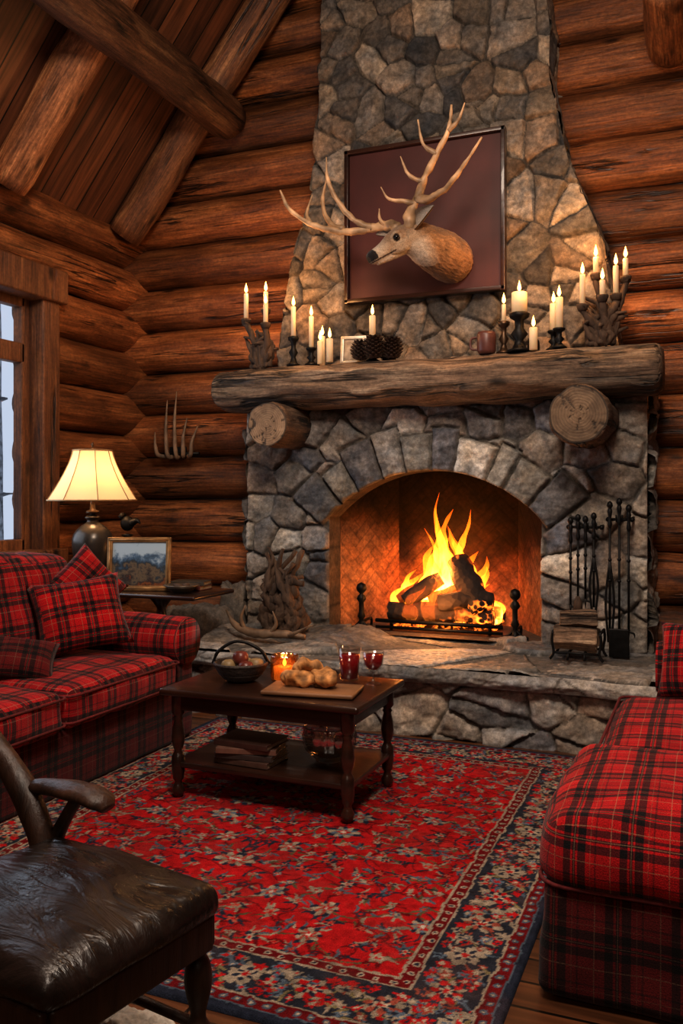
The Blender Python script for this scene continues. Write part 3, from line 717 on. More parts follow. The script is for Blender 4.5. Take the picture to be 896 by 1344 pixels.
for s in (-1,1):
    g.add(tube([H(.0,s*.033,-.03),H(.07,s*.034,-.042),H(.15,s*.022,-.040)],[.040,.044,.024],12,4))
    g.add(tube([H(.045,s*.042,.040),H(.085,s*.052,.038),H(.12,s*.045,.022)],[.012,.016,.009],10,4))
    g.add(sph(H(.262,s*.018,-.004),.019,10,7))
g.add(tube([H(.02,0,-.07),H(.10,0,-.064),H(.19,0,-.060),H(.25,0,-.058)],[.034,.032,.026,.020],14,4))
tmp=mk("deer_body",g,M_maroon,loc=(0,0,0))
md=tmp.modifiers.new("r",'REMESH'); md.mode='VOXEL'; md.voxel_size=.0055
md=tmp.modifiers.new("s",'SMOOTH'); md.factor=.5; md.iterations=5
bpy.context.view_layer.update()
me2=bpy.data.meshes.new_from_object(tmp.evaluated_get(bpy.context.evaluated_depsgraph_get()))
g=G(); g.v=[tuple(v.co) for v in me2.vertices]; g.f=[tuple(pp.vertices) for pp in me2.polygons]
nv=[]
nax=(Vector(NP[0])-Vector(NP[-1])).normalized()
eyes=[Vector(H(.095,s*.056,.014)) for s in (-1,1)]
for v in me2.vertices:
    d=v.co; q=(d-PO)/KH; a=q.dot(hf); bq=q.dot(hs); c=q.dot(hu)
    neck=min(1,max(0,(-.015-a)/.07))
    if d.y>5.54: neck=1
    al=d.dot(nax); pr=d-nax*al
    fur=mnoise.noise(pr*70+nax*al*22)+.6*mnoise.noise(pr*150+nax*al*40)
    lay=mnoise.noise(pr*11+nax*al*16)
    nv.append(tuple(d+v.normal*(neck*(.0030*fur+.005*lay)+.0012*fur)))
    top=Vector((.21,.135,.085)); side=Vector((.34,.24,.16)); low=Vector((.50,.42,.34))
    t=min(1,max(0,(c+.02)/.05)); col=side.lerp(top,t)
    t2=min(1,max(0,(-c-.04)/.03)); col=col.lerp(low,t2*.8)
    if a>.14: col=col.lerp(Vector((.50,.42,.34)),min(1,(a-.14)/.08)*.65)
    de_=min((e_-d).length for e_ in eyes)
    if de_<.040: col=col.lerp(Vector((.42,.32,.23)),.5)
    if de_<.026: col=Vector((.03,.02,.015))
    if a>.245 and c>-.040: col=Vector((.016,.012,.012))
    if a>.13 and abs(c+.046)<.004: col=Vector((.06,.03,.02))
    col=col*(1+.25*fur)
    nc=Vector((.31,.165,.075))*(1+.45*fur+.5*lay)
    tz=min(1,max(0,(2.99-d.z)/.12)); nc=nc.lerp(Vector((.15,.08,.045)),tz*.75)
    if d.z>3.1: nc=nc.lerp(Vector((.20,.12,.07)),.5)
    col=col.lerp(nc,neck)
    g.c.append(tuple(max(0,x) for x in col))
g.v=nv
bpy.data.objects.remove(tmp)
M_fur,nt,b=newmat("deer_fur"); at=nd(nt,"ShaderNodeAttribute",attribute_name="Col"); tc=nd(nt,"ShaderNodeTexCoord"); mp=nd(nt,"ShaderNodeMapping"); mp.inputs["Scale"].default_value=(220,70,200); mp.inputs["Rotation"].default_value=(0,0,.3); nt.links.new(tc.outputs["Object"],mp.inputs[0])
n1=nd(nt,"ShaderNodeTexNoise",{"Scale":1.0,"Detail":5.0,"Roughness":.7}); nt.links.new(mp.outputs[0],n1.inputs[0]); r1=ramp(nt,[(.3,.5),(.7,1.45)]); nt.links.new(n1.outputs[0],r1.inputs[0])
nt.links.new(mixm(nt,at.outputs["Color"],r1.outputs[0]),b.inputs["Base Color"]); b.inputs["Roughness"].default_value=.9; b.inputs["Specular IOR Level"].default_value=.2; b.inputs["Sheen Weight"].default_value=.15; bump(nt,b,n1.outputs[0],.7,.006)
mk("deer_body",g,M_fur,parent=dm,world=True)
def ear(base,dirv,L_,w_,nrm):
    d=Vector(dirv).normalized(); nn=Vector(nrm); nn=(nn-d*nn.dot(d)).normalized(); s=d.cross(nn)
    vs=[];fs=[];cols=[]
    for sd in (0,1):
        o=len(vs)
        for i in range(13):
            t=i/12; wd=w_*(math.sin(pi*min(1,t**.75*.95+.05)))**.75
            for j in range(9):
                u=-1+j/4
                cup=.75*wd*(u*u)-.007*sd
                vs.append(tuple(Vector(base)+d*(t*L_)+s*(u*wd*(1-.15*abs(u)))+nn*cup))
                k=.75+.5*abs(mnoise.noise(Vector((u*6,t*14,0))))
                cols.append((.36*k,.30*k,.25*k) if sd==0 and abs(u)<.6 else (.17,.115,.078))
        for i in range(12):
            for j in range(8):
                a=o+i*9+j; fs.append((a,a+9,a+10,a+1))
    g=G(); g.v=vs;g.f=fs;g.c=cols; return g
mk("ear",ear((-1.755,5.45,3.14),(.62,-.36,.40),.21,.062,(-.3,-1,.15)),M_fur,parent=dm,world=True)
mk("ear",ear((-1.865,5.48,3.13),(-.85,.0,.05),.17,.05,(-.1,-1,.3)),M_fur,parent=dm,world=True)
M_eye=basic("glossy_black",(.005,.004,.004),.06,0,.1,5,0)
for e_ in eyes:
    mk("eye",sph(tuple(e_),.0165),M_eye,parent=dm,world=True)
def ant(pts,r0,r1,g):
    n=len(pts); vs,fs=tube(pts,[1.4*(r0+(r1-r0)*(i/(n-1))**1.1) for i in range(n)],12,8,nz=.5,nf=22)
    o=len(g.v); m=len(vs)
    for i,v in enumerate(vs):
        t=min(1,(i//12)/max(1,(m//12))); k=.7+.75*t+.25*mnoise.noise(Vector(v)*30)
        if i>=m-2: k=1.2
        g.v.append(v); g.c.append((k,k*.97,k*.93))
    g.f+=[tuple(q+o for q in f) for f in fs]
g=G()
ant([(-1.86,5.44,3.13),(-1.89,5.44,3.165),(-1.97,5.46,3.185),(-2.09,5.46,3.175),(-2.27,5.43,3.17),(-2.48,5.38,3.24),(-2.61,5.35,3.34),(-2.67,5.33,3.47)],.028,.005,g)
ant([(-2.05,5.46,3.175),(-2.16,5.42,3.23),(-2.27,5.39,3.36),(-2.34,5.38,3.52),(-2.345,5.37,3.66)],.018,.004,g)
ant([(-2.25,5.43,3.18),(-2.37,5.47,3.26),(-2.43,5.50,3.41),(-2.41,5.52,3.57)],.016,.004,g)
ant([(-2.46,5.38,3.23),(-2.51,5.42,3.32),(-2.48,5.44,3.45)],.012,.003,g)
ant([(-1.93,5.46,3.165),(-1.98,5.42,3.21),(-1.98,5.40,3.28)],.012,.003,g)
mk("antler",g,M_antler,parent=dm,world=True)
g=G()
ant([(-1.79,5.44,3.13),(-1.78,5.42,3.17),(-1.77,5.41,3.22),(-1.72,5.39,3.30),(-1.66,5.36,3.42),(-1.57,5.33,3.55),(-1.49,5.32,3.69),(-1.47,5.32,3.84)],.03,.006,g)
ant([(-1.72,5.39,3.30),(-1.62,5.36,3.29),(-1.50,5.32,3.33),(-1.37,5.28,3.45),(-1.26,5.25,3.58)],.022,.004,g)
ant([(-1.73,5.39,3.28),(-1.80,5.35,3.29),(-1.89,5.33,3.31),(-1.94,5.32,3.39)],.015,.003,g)
ant([(-1.67,5.36,3.40),(-1.75,5.32,3.44),(-1.80,5.30,3.56)],.014,.003,g)
ant([(-1.57,5.33,3.55),(-1.65,5.30,3.62),(-1.68,5.29,3.77)],.014,.003,g)
ant([(-1.49,5.32,3.68),(-1.42,5.31,3.74),(-1.38,5.30,3.83)],.012,.003,g)
mk("antler",g,M_antler,parent=dm,world=True)

# ------------------------------------------------------------------ candles
MT=2.312
def candle(x,y,z0,z1,r_,lit=True,desc="ivory taper candle with a lit flame on the mantel"):
    e=empty("candle",(x,y,z0),desc,"candle",group="mantel candles")
    h=z1-z0
    mk("wax_body",lathe([(0,0),(r_,0),(r_,h-.004),(r_*.9,h),(r_*.35,h-.004),(0,h-.005)],16),M_wax,parent=e)
    mk("wick",tube([(0,0,h-.006),(0,0,h+.012)],.0015,6),M_wick,parent=e)
    if lit:
        mk("candle_flame",lathe([(0,h+.006),(.006,h+.012),(.012,h+.024),(.010,h+.042),(.0045,h+.062),(0,h+.078)],10,3),M_flame,parent=e)
def holder(x,y,z1,r_=.035,desc="dark metal candle holder on the mantel",mat=None):
    h=z1-MT
    mk("candle_holder",lathe([(0,0),(r_*1.6,0),(r_*1.6,.01),(r_*.9,.022),(r_*.5,h*.3),(r_*1.1,h*.45),(r_*.55,h*.6),(r_*.6,h*.8),(r_*1.2,h*.88),(r_*1.3,h*.97),(r_*1.1,h),(0,h-.001)],18),mat or M_iron,loc=(x,y,MT),label=desc,cat="candle holder",group="candle holders")
for x,y,hz,cz,r_ in ((-2.69,5.58,2.52,2.73,.017),(-2.57,5.62,2.44,2.66,.017),(-2.11,5.62,2.49,2.63,.022),(-1.206,5.62,2.52,2.63,.014),(-1.098,5.58,2.56,2.69,.05),(-.89,5.62,2.44,2.61,.024),(-.845,5.55,2.44,2.63,.024)):
    holder(x,y,hz,.03 if r_<.04 else .05,mat=M_bronze if x==-1.206 else None); candle(x,y,hz,cz,r_)
for x,y,cz,r_ in ((-2.475,5.56,2.47,.02),(-2.377,5.50,2.47,.024),(-1.0,5.53,2.45,.026),(-2.52,5.70,2.53,.02)):
    candle(x,y,MT,cz,r_,desc="short ivory pillar candle burning on the mantel")
def driftcand(cx,cy,w_,h,seed,cands):
    random.seed(seed)
    e=empty("driftwood_candelabra",(cx,cy,MT),"gnarled driftwood candelabra holding ivory tapers on the mantel","candle holder")
    g=G()
    for i in range(26):
        a=random.uniform(0,2*pi); rr=w_*random.uniform(.3,1); 
        p0=(cx+.5*rr*math.cos(a+2.5),cy+.25*rr*math.sin(a+2.5),MT+.014); p3=(cx+rr*math.cos(a),cy+.5*rr*math.sin(a),MT+h*random.uniform(.3,1))
        mid=(cx+random.uniform(-.5,.5)*w_,cy+random.uniform(-.2,.2)*w_,MT+h*random.uniform(.1,.6))
        g.add(tube([p0,mid,p3],[.016,.023,.007],8,6,nz=.7,nf=30,seed=i))
    for x,y,z0,z1 in cands:
        g.add(tube([(cx,cy,MT+.03),((x+cx)/2+.02,(y+cy)/2,(MT+z0)/2),(x,y,z0-.03),(x,y,z0-.012)],[.026,.024,.02,.03],10,6,nz=.6,nf=24))
        g.add(lathe([(0,-.03),(.026,-.028),(.036,.0),(.036,.012),(.026,.012),(0,-.001)],14),T((x,y,z0-.003)))
    mk("driftwood_branches",g,M_drift,parent=e,world=True)
    for x,y,z0,z1 in cands: candle(x,y,z0,z1,.017,desc="slender ivory taper held by the driftwood candelabra")
driftcand(-2.97,5.62,.15,.30,3,[(-3.08,5.60,2.67,2.86),(-2.94,5.64,2.74,2.87),(-2.90,5.56,2.62,2.76)])
driftcand(-.60,5.58,.18,.36,5,[(-.70,5.52,2.56,2.75),(-.63,5.60,2.76,2.87),(-.51,5.58,2.62,2.80),(-.46,5.66,2.74,2.86),(-.58,5.50,2.6,2.70)])
# small frame
M_silver=basic("silver_frame",(.55,.5,.42),.35,.6,.2,30,.1)
M_photo=basic("faded_picture",(.30,.24,.18),.6,0,.6,18,0)
e=empty("picture_frame",(-2.27,5.66,MT),"small silver picture frame leaning on the mantel","picture frame",rot=(-.15,0,.15))
g=G(); 
for a in ((0,0,.012,.09,.012),(0,0,.19,.09,.012)): g.add(rbox((a[0],a[1],a[2]),(a[3],.01,a[4]),.004,1))
for s in (-1,1): g.add(rbox((s*.08,0,.1),(.012,.01,.1),.004,1))
mk("frame_border",g,M_silver,parent=e,weld=True); mk("picture",rbox((0,.002,.1),(.075,.004,.085),.001,1),M_photo,parent=e,weld=True)
M_cone=basic("pinecone",(.09,.05,.03),.8,0,.4,20,.3)
def pinecone(x,y,z,s,rot=(0,0,0)):
    g=G().add(sph((0,0,.5),.3,10,8,(1,1,1.5)))
    for k in range(11):
        t=k/10; rr=.42*math.sin(pi*(.12+.8*t))+.04; n=9
        for j in range(n):
            a=2*pi*(j/n)+k*.35
            g.add(([(0,-.1,0),(0,.1,0),(.26,.07,.08),(.30,0,.12),(.26,-.07,.08),(.13,0,.09)],[(0,1,5),(1,2,5),(2,3,5),(3,4,5),(4,0,5),(0,4,3,2,1)]),T((rr*.6*math.cos(a),rr*.6*math.sin(a),.05+.9*t),(0,0,a)))
    mk("pinecone",g,M_cone,loc=(x,y,z),rot=rot,label="brown open pine cone lying on the mantel",cat="pine cone",smooth=False,group="pine cones on the mantel").scale=(s,s,s)
for x,y,s,r_ in ((-2.17,5.54,.13,.2),(-2.06,5.52,.15,-.2),(-1.95,5.56,.14,.3),(-2.01,5.67,.13,0)): pinecone(x,y,MT,s,(0,r_*.3,r_*5))
g=G().add(lathe([(0,0),(.05,0),(.06,.02),(.062,.12),(.055,.14),(.048,.14),(.045,.02),(0,.015)],22,1)); g.add(tube([(-.055,0,.11),(-.1,0,.1),(-.1,0,.04),(-.055,0,.03)],.008,8,5))
mk("mug",g,basic("red_clay",(.12,.045,.035),.4),loc=(-1.31,5.58,MT),label="dark red clay mug with handle on the mantel",cat="mug")
mk("jar",lathe([(0,0),(.035,0),(.04,.03),(.038,.08),(.02,.1),(.025,.11),(0,.115)],18,2),M_iron,loc=(-1.03,5.70,MT),label="small dark lidded jar on the mantel",cat="jar")

# ------------------------------------------------------------------ fire tools
def rackbar(x0,x1,z_,y=5.64):
    g=G().add(tube([(x0,y,z_),(x1,y,z_)],.009,8)); 
    for x in (x0,x1): g.add(tube([(x,y,z_),(x,5.75,z_+.01)],.009,8)); g.add(sph((x,y,z_),.016))
    for k in range(4):
        x=x0+(x1-x0)*(k+.5)/4; g.add(tube([(x,y,z_),(x,y-.05,z_-.01),(x,y-.06,z_+.03)],.005,6))
    mk("tool_rack",g,M_iron,label="wrought iron bar fixed to the stones holding fire tools",cat="tool rack")
rackbar(-.80,-.60,1.20); rackbar(-.56,-.42,1.25)
for i,(x,zt,zb,kd) in enumerate(((-.78,1.24,.66,"poker"),(-.735,1.26,.68,"brush"),(-.69,1.25,.70,"poker"),(-.64,1.27,.66,"tongs"),(-.545,1.34,.50,"tongs"),(-.49,1.36,.48,"shovel"),(-.435,1.32,.52,"poker"))):
    e=empty("fireplace_"+kd,(x,5.58,zb),"black wrought iron fireplace %s hanging against the stones"%kd,"fireplace tool",group="fireplace tools")
    h=zt-zb; g=G().add(tube([(0,0,.05),(0,0,h-.12)],.007,8))
    for zz in (h*.45,h*.6): g.add(sph((0,0,zz),.012))
    if kd=="poker": g.add(tube([(0,0,.06),(0,0,0)],[.009,.002],8)); g.add(tube([(0,0,.05),(.03,0,.04),(.035,0,.015)],[.007,.006,.002],8))
    if kd=="tongs": g.add(tube([(0,0,h*.6),(-.025,0,h*.3),(-.008,0,0)],.007,8)); g.add(tube([(0,0,h*.6),(.025,0,h*.3),(.008,0,0)],.007,8))
    mk("tool_shaft",g,M_iron,parent=e)
    g=G().add(lathe([(.008,h-.14),(.014,h-.12),(.009,h-.08),(.015,h-.04),(.010,h-.02),(.018,h-.005),(.014,h+.015),(0,h+.025)],12,2))
    mk("tool_handle",g,M_iron,parent=e)
    if kd=="shovel": mk("shovel_blade",rbox((0,-.01,.02),(.06,.008,.09),.02,2),M_iron,parent=e,rot=(.1,0,0),weld=True)
    if kd=="brush": mk("brush_head",lathe([(0,0),(.030,0),(.026,.06),(.012,.09),(0,.1)],14),M_drift,parent=e)
# log holder
LHX=-.70
e=empty("log_holder",(LHX,5.34,.427),"small black iron log holder on the hearth","log holder")
g=G()
for y in (-.10,.10):
    for s in (-1,1): g.add(tube([(s*.135,y,.17),(s*.14,y,.12),(s*.13,y,.05),(s*.15,y,.01)],.008,8,5))
    g.add(tube([(-.13,y,.05),(.13,y,.05)],.008,8))
for x in (-.135,.135): g.add(tube([(x,-.10,.17),(x,.10,.17)],.008,8))
for x in (-.045,.045): g.add(tube([(x,-.10,.05),(x,.10,.05)],.008,8)); g.add(tube([(x,-.10,.05),(x*1.1,-.11,.01)],.008,8))
mk("holder_frame",g,M_iron,parent=e)
M_split=logwood("split_firewood",(.14,.085,.05),(.30,.19,.12),(.48,.34,.22),0,.85,.05,1.0)
for i,(x,y,z_,hw,rz,r_) in enumerate(((LHX-.01,5.30,.560,.115,.05,.075),(LHX,5.40,.555,.11,-.08,.06),(LHX+.0,5.33,.665,.10,.2,.055))):
    o=mk("firewood",tube([(-hw,0,0),(-hw*.98,0,0),(0,0,.003),(hw*.98,0,0),(hw,0,0)],[r_*.9,r_*1.05,r_,r_*1.05,r_*.88],5,3,nz=.3,nf=9,seed=i*3),M_split,loc=(x,y,z_),label="pale split firewood chunk in the iron log holder",cat="firewood",smooth=False,group="firewood in the holder",rot=(i*.7+.3,0,rz))
# driftwood on hearth left
random.seed(11)
e=empty("driftwood_sculpture",(-2.76,5.50,.427),"tall knotty dark driftwood cluster standing on the hearth","driftwood")
g=G()
for i in range(24):
    a=random.uniform(0,2*pi); w_=random.uniform(.03,.17)
    x0=random.uniform(-.14,.14)
    g.add(tube([(-2.74+x0,5.50+random.uniform(-.05,.05),.437),(-2.74+x0*.7+random.uniform(-.08,.08),5.50+random.uniform(-.05,.05),.43+random.uniform(.1,.2)),(-2.74+random.uniform(-.14,.14),5.50+random.uniform(-.05,.05),.43+random.uniform(.2,.36)),(-2.73+w_*math.cos(a),5.50+.4*w_*math.sin(a),.43+random.uniform(.34,.60))],[.026,.038,.026,.014],9,7,nz=1.3,nf=20,seed=i))
mk("driftwood_branches",g,M_drift,parent=e,world=True)
g=G()
g.add(tube([(-2.45,5.26,.46),(-2.62,5.24,.475),(-2.80,5.22,.47),(-2.95,5.23,.51),(-3.05,5.26,.61)],[.02,.028,.03,.022,.006],10,6,nz=.3,nf=20))
g.add(tube([(-2.70,5.23,.47),(-2.64,5.21,.54),(-2.66,5.20,.63)],[.016,.012,.003],8,5)); g.add(tube([(-2.88,5.23,.48),(-2.90,5.20,.57),(-2.86,5.19,.66)],[.016,.012,.003],8,5)); g.add(tube([(-2.56,5.24,.47),(-2.48,5.18,.5),(-2.38,5.16,.55)],[.016,.012,.003],8,5))
mk("shed_antler",g,M_antd,label="brown shed antler lying on the stone hearth",cat="antler")

# ------------------------------------------------------------------ antler rack on log wall
e=empty("antler_wall_rack",(-4.03,6.17,1.70),"dark antler and iron coat hook rack fixed to the log wall","wall rack")
g=G()
for x,h,b_ in ((-.14,.22,-.04),(-.05,.48,-.01),(.03,.55,.0),(.10,.33,.03),(.17,.26,.06)):
    g.add(tube([(x*.5,0,.02),(x,-.08,.03),(x+b_*.4,-.10,h*.5),(x+b_,-.07,h)],[.018,.018,.014,.004],8,6,nz=.2,nf=20))
mk("antler_prongs",g,M_antd,parent=e)
g=G().add(tube([(-.20,-.03,.04),(.22,-.03,.04)],.014,8)); g.add(rbox((0,.0,.05),(.08,.012,.05),.01,1))
mk("rack_plate",g,M_iron,parent=e)

# ------------------------------------------------------------------ side table, lamp
st=empty("side_table",(-3.6,5.0,0),"dark oval-edged wooden side table beside the sofa","side table")
mk("table_top",rbox((0,0,.745),(.62,.26,.015),.014,2),M_dark,parent=st,weld=True)
for x in (.2,-.35):
    g=G().add(lathe([(0,0),(.17,0),(.17,.02),(.05,.05),(.035,.12),(.05,.2),(.025,.3),(.022,.5),(.04,.58),(.03,.64),(.09,.72),(.09,.73)],20,2),T((x,0,0)))
    mk("pedestal",g,M_dark,parent=st)
lp=empty("table_lamp",(-3.93,4.95,.76),"table lamp with dark bronze urn base and glowing cream shade","table lamp")
M_urn=basic("bronze_urn",(.06,.05,.042),.3,.5,.4,6,.05)
mk("lamp_base",lathe([(0,0),(.09,0),(.09,.02),(.07,.035),(.085,.08),(.125,.2),(.14,.30),(.13,.37),(.09,.42),(.045,.45),(.04,.47),(.055,.485),(.035,.50),(.015,.51),(.012,.60),(0,.60)],32,2),M_urn,parent=lp)
mk("lamp_neck",lathe([(.0,.51),(.045,.515),(.045,.53),(.02,.54),(.015,.6),(.02,.62),(.012,.64),(.006,.66),(.006,.96),(0,.97)],16),M_bronze,parent=lp)
ms,nt,b=newmat("lamp_shade_fabric"); b.inputs["Base Color"].default_value=(.70,.55,.36,1); b.inputs["Roughness"].default_value=.9
tr=nd(nt,"ShaderNodeBsdfTranslucent",{"Color":(.80,.58,.34,1)}); mx=nd(nt,"ShaderNodeMixShader",{0:.45}); ad=nd(nt,"ShaderNodeAddShader"); em=nd(nt,"ShaderNodeEmission",{"Color":(1,.66,.34,1),"Strength":.20})
L=nt.links.new; L(b.outputs[0],mx.inputs[1]); L(tr.outputs[0],mx.inputs[2]); L(mx.outputs[0],ad.inputs[0]); L(em.outputs[0],ad.inputs[1]); L(ad.outputs[0],nt.nodes["Material Output"].inputs[0])
vs=[];fs=[];NS=96
for i in range(17):
    t=i/16; rr=.13+(.30-.13)*((1-t)**1.35); z_=.605+.345*t
    for j in range(NS):
        a=2*pi*j/NS; q=rr*(1-.06*abs(math.sin(a*4))**.8); vs.append((q*math.cos(a),q*math.sin(a),z_))
for i in range(16):
    for j in range(NS):
        a=i*NS+j;b_=i*NS+(j+1)%NS; fs.append((a,b_,b_+NS,a+NS))
mk("lamp_shade",(vs,fs),ms,parent=lp)
g=G()
for (rr,zz) in ((.30,.606),(.13,.95)):
    pp=[]
    for j in range(65):
        a=2*pi*j/64; q=rr*(1-.06*abs(math.sin(a*4))**.8)+.002; pp.append((q*math.cos(a),q*math.sin(a),zz))
    g.add(tube(pp,.006,6,1))
for j in range(8):
    a=j*pi/4; g.add(tube([((.13+.17*((1-t)**1.35)+.003)*math.cos(a),(.13+.17*((1-t)**1.35)+.003)*math.sin(a),.605+.345*t) for t in [0,.2,.4,.6,.8,1]],.003,6,2))
M_trim=basic("shade_trim",(.35,.22,.10),.7); mk("shade_trim",g,M_trim,parent=lp); mk("finial",lathe([(0,.96),(.012,.965),(.006,.98),(.012,.99),(0,1.01)],12),M_bronze,parent=lp)
M_bulb=emis("bulb",(1,.75,.45),4); mk("bulb",sph((0,0,.74),.03),M_bulb,parent=lp)
M_gold=basic("gold_frame",(.30,.17,.07),.4,.5,.4,20,.3)
m_,nt,b=newmat("landscape_painting"); L=nt.links.new; tc=nd(nt,"ShaderNodeTexCoord"); sp=nd(nt,"ShaderNodeSeparateXYZ"); L(tc.outputs["Generated"],sp.inputs[0])
mpp=nd(nt,"ShaderNodeMapping"); mpp.inputs["Scale"].default_value=(1.2,.1,1.0); L(tc.outputs["Generated"],mpp.inputs[0])
n1=nd(nt,"ShaderNodeTexNoise",{"Scale":3.2,"Detail":9.0,"Roughness":.65}); L(mpp.outputs[0],n1.inputs[0])
ma=nd(nt,"ShaderNodeMath",operation='MULTIPLY_ADD'); ma.inputs[1].default_value=1.6; L(n1.outputs[0],ma.inputs[0]); L(sp.outputs[2],ma.inputs[2])
rp=ramp(nt,[(0,(.02,.02,.025)),(.38,(.03,.02,.02)),(.46,(.22,.08,.03)),(.52,(.03,.03,.035)),(.62,(.16,.12,.08)),(.68,(.03,.04,.05)),(.78,(.08,.14,.22)),(.88,(.38,.48,.56))]); 
md_=nd(nt,"ShaderNodeMath",operation='MULTIPLY'); md_.inputs[1].default_value=.55; L(ma.outputs[0],md_.inputs[0]); L(md_.outputs[0],rp.inputs[0]); L(rp.outputs[0],b.inputs["Base Color"]); b.inputs["Roughness"].default_value=.3
e=empty("framed_painting",(-3.50,4.88,.76),"gilt framed dark landscape painting propped on the side table","picture frame",rot=(-.12,0,.38))
g=G()
for z_ in (.018,.342): g.add(rbox((0,0,z_),(.215,.015,.018),.008,2)); g.add(tube([(-.2,-.014,z_),(.2,-.014,z_)],.006,8,1,nz=.5,nf=60))
for s in (-1,1): g.add(rbox((s*.197,0,.18),(.018,.015,.18),.008,2)); g.add(tube([(s*.197,-.014,.02),(s*.197,-.014,.34)],.006,8,1))
mk("frame_border",g,M_gold,parent=e,weld=True); mk("painting",rbox((0,.003,.18),(.182,.006,.15),.001,1),m_,parent=e,weld=True)
g=G().add(lathe([(0,0),(.05,0),(.04,.02),(.02,.05),(.018,.34),(.045,.36),(0,.37)],14))
g.add(sph((0,0,.44),.045,12,8,(1.2,.8,1.2))); g.add(sph((-.04,0,.49),.028)); g.add(tube([(.03,0,.44),(.08,0,.46),(.11,0,.44)],[.03,.02,.004],8,4)); g.add(tube([(-.06,0,.49),(-.09,0,.485)],[.008,.001],6))
mk("bird_figurine",g,M_iron,loc=(-3.78,5.14,.76),label="black bird figurine on a slim pedestal behind the picture",cat="figurine")
M_dish=basic("pewter",(.16,.13,.10),.35,.6,.3,15,.1)
mk("dish",lathe([(0,.0),(.05,0),(.09,.03),(.12,.05),(.115,.055),(.08,.036),(0,.01)],28),M_dish,loc=(-3.18,4.91,.76),label="shallow pewter dish on the side table",cat="dish")
for i,(x,y) in enumerate(((-3.21,4.91),(-3.16,4.93),(-3.18,4.88))): mk("walnut",boulder((x,y,.80),(.028,.028,.028),i,6),M_cone,label="brown walnut in the pewter dish",cat="nut",group="walnuts")
M_page=basic("book_pages",(.36,.28,.18),.9,0,.3,60,.2)
def book(x,y,z,hx,hy,t,rz,col,grp,desc):
    e=empty("book",(x,y,z),desc,"book",rot=(0,0,rz),group=grp)
    mc=basic("book_cover",col,.5)
    g=G().add(rbox((0,0,.002),(hx,hy,.002),.001,1)); g.add(rbox((0,0,t-.002),(hx,hy,.002),.001,1)); g.add(rbox((0,hy-.002,t/2),(hx,.004,t/2),.003,1)); mk("cover",g,mc,parent=e,weld=True)
    mk("pages",rbox((0,-.003,t/2),(hx-.006,hy-.006,t/2-.004),.001,1),M_page,parent=e,weld=True)
for i,c in enumerate(((.12,.03,.02),(.05,.04,.03))): book(-3.24,5.12,.762+i*.029,.12,.08,.028,.2*i+pi,c,"books on the side table","small dark hardcover book lying on the side table")

# ------------------------------------------------------------------ sofas
def W(p,name,vf,mat=None,label=None,rot=None): return mk(name,vf,mat or M_plaid,parent=p,world=True,weld=True,uv=True,label=label)
M_pipe=basic("red_piping",(.12,.010,.010),.9,0,.4,80,.3)
def piping(p,c,hx,hy,zs,r=.05):
    g=G()
    for z_ in zs:
        pp=[]
        for (sx,sy,a0) in ((1,1,0),(-1,1,pi/2),(-1,-1,pi),(1,-1,3*pi/2)):
            for k in range(5):
                a=a0+k*pi/8; pp.append((c[0]+sx*(hx-r)+r*math.cos(a),c[1]+sy*(hy-r)+r*math.sin(a),z_))
        pp.append(pp[0]); g.add(tube(pp,.0065,8,1))
    mk("piping",g,M_pipe,parent=p,world=True)
s1=empty("sofa",(-3.2,3.3,0),"red tartan plaid sofa with rolled arms facing the rug","sofa")
W(s1,"sofa_base",rbox((-3.22,3.22,.17),(.48,.93,.165),.03,6,wr=.008),M_plaid_dark_shade)
for yc,sd in ((3.67,2),(2.74,5)):
    W(s1,"seat_cushion",rbox((-3.07,yc,.415),(.385,.455,.095),.055,10,bulge=.03,wr=.012,seed=sd)); piping(s1,(-3.065,yc),.39,.465,(.355,.478))
for y in (4.25,2.18):
    W(s1,"arm_panel",rbox((-3.2,y,.29),(.47,.10,.28),.04,6,wr=.006),M_plaid_dark_shade)
    g=G().add(tube([(-2.715,y,.575),(-2.72,y,.575),(-2.75,y,.575),(-3.2,y,.58),(-3.68,y,.58)],[.11,.125,.135,.14,.13],24,3,nz=.06,nf=6))
    W(s1,"arm",g)
    mk("arm_piping",tube([(-2.718,y+.128*math.cos(a),.575+.128*math.sin(a)) for a in np.linspace(0,2*pi,25)],.006,6,1),M_pipe,parent=s1,world=True)
g=G().add(rbox((-3.74,3.22,.50),(.13,1.02,.42),.07,7,wr=.008)); W(s1,"sofa_back",g)
for y,sd in ((3.68,1),(2.73,2)):
    vs,fs=rbox((0,0,0),(.13,.46,.28),.10,8,bulge=.04,wr=.022,seed=sd); M=T((-3.49,y,.77),(0,-.22,0)); W(s1,"back_cushion",G().add((vs,fs),M))
def tpillow(c,n,w_,h,t,mat,label,up=(0,0,1),roll=0):
    M=basis(c,n,up)@Matrix.Rotation(roll,4,'Z'); g=G().add(pillow(w_,h,t))
    me_o=mk("throw_pillow",g,mat,loc=(0,0,0),uv=True,weld=True,label=label,cat="cushion"); me_o.matrix_world=M; return me_o
tpillow((-3.13,3.84,.755),(.72,-.62,.48),.50,.42,.18,M_plaid2,"red and black plaid throw pillow leaning on the sofa cushions",roll=.12)
tpillow((-3.27,4.06,.88),(.75,-.4,.3),.38,.36,.13,M_plaid,"plaid throw pillow tucked by the sofa arm",roll=.7)
tpillow((-3.10,3.36,.60),(.45,-.35,.9),.34,.28,.12,M_plaid_dark_shade,"dark red plaid throw pillow lying on the sofa seat",roll=-.3)
s2=empty("sofa",(.08,3.6,0),"red tartan plaid sofa with shade-darkened tailored skirt beside the hearth","sofa")
vs,fs=rbox((.055,3.46,.17),(.475,.985,.165),.04,14,wr=.014)
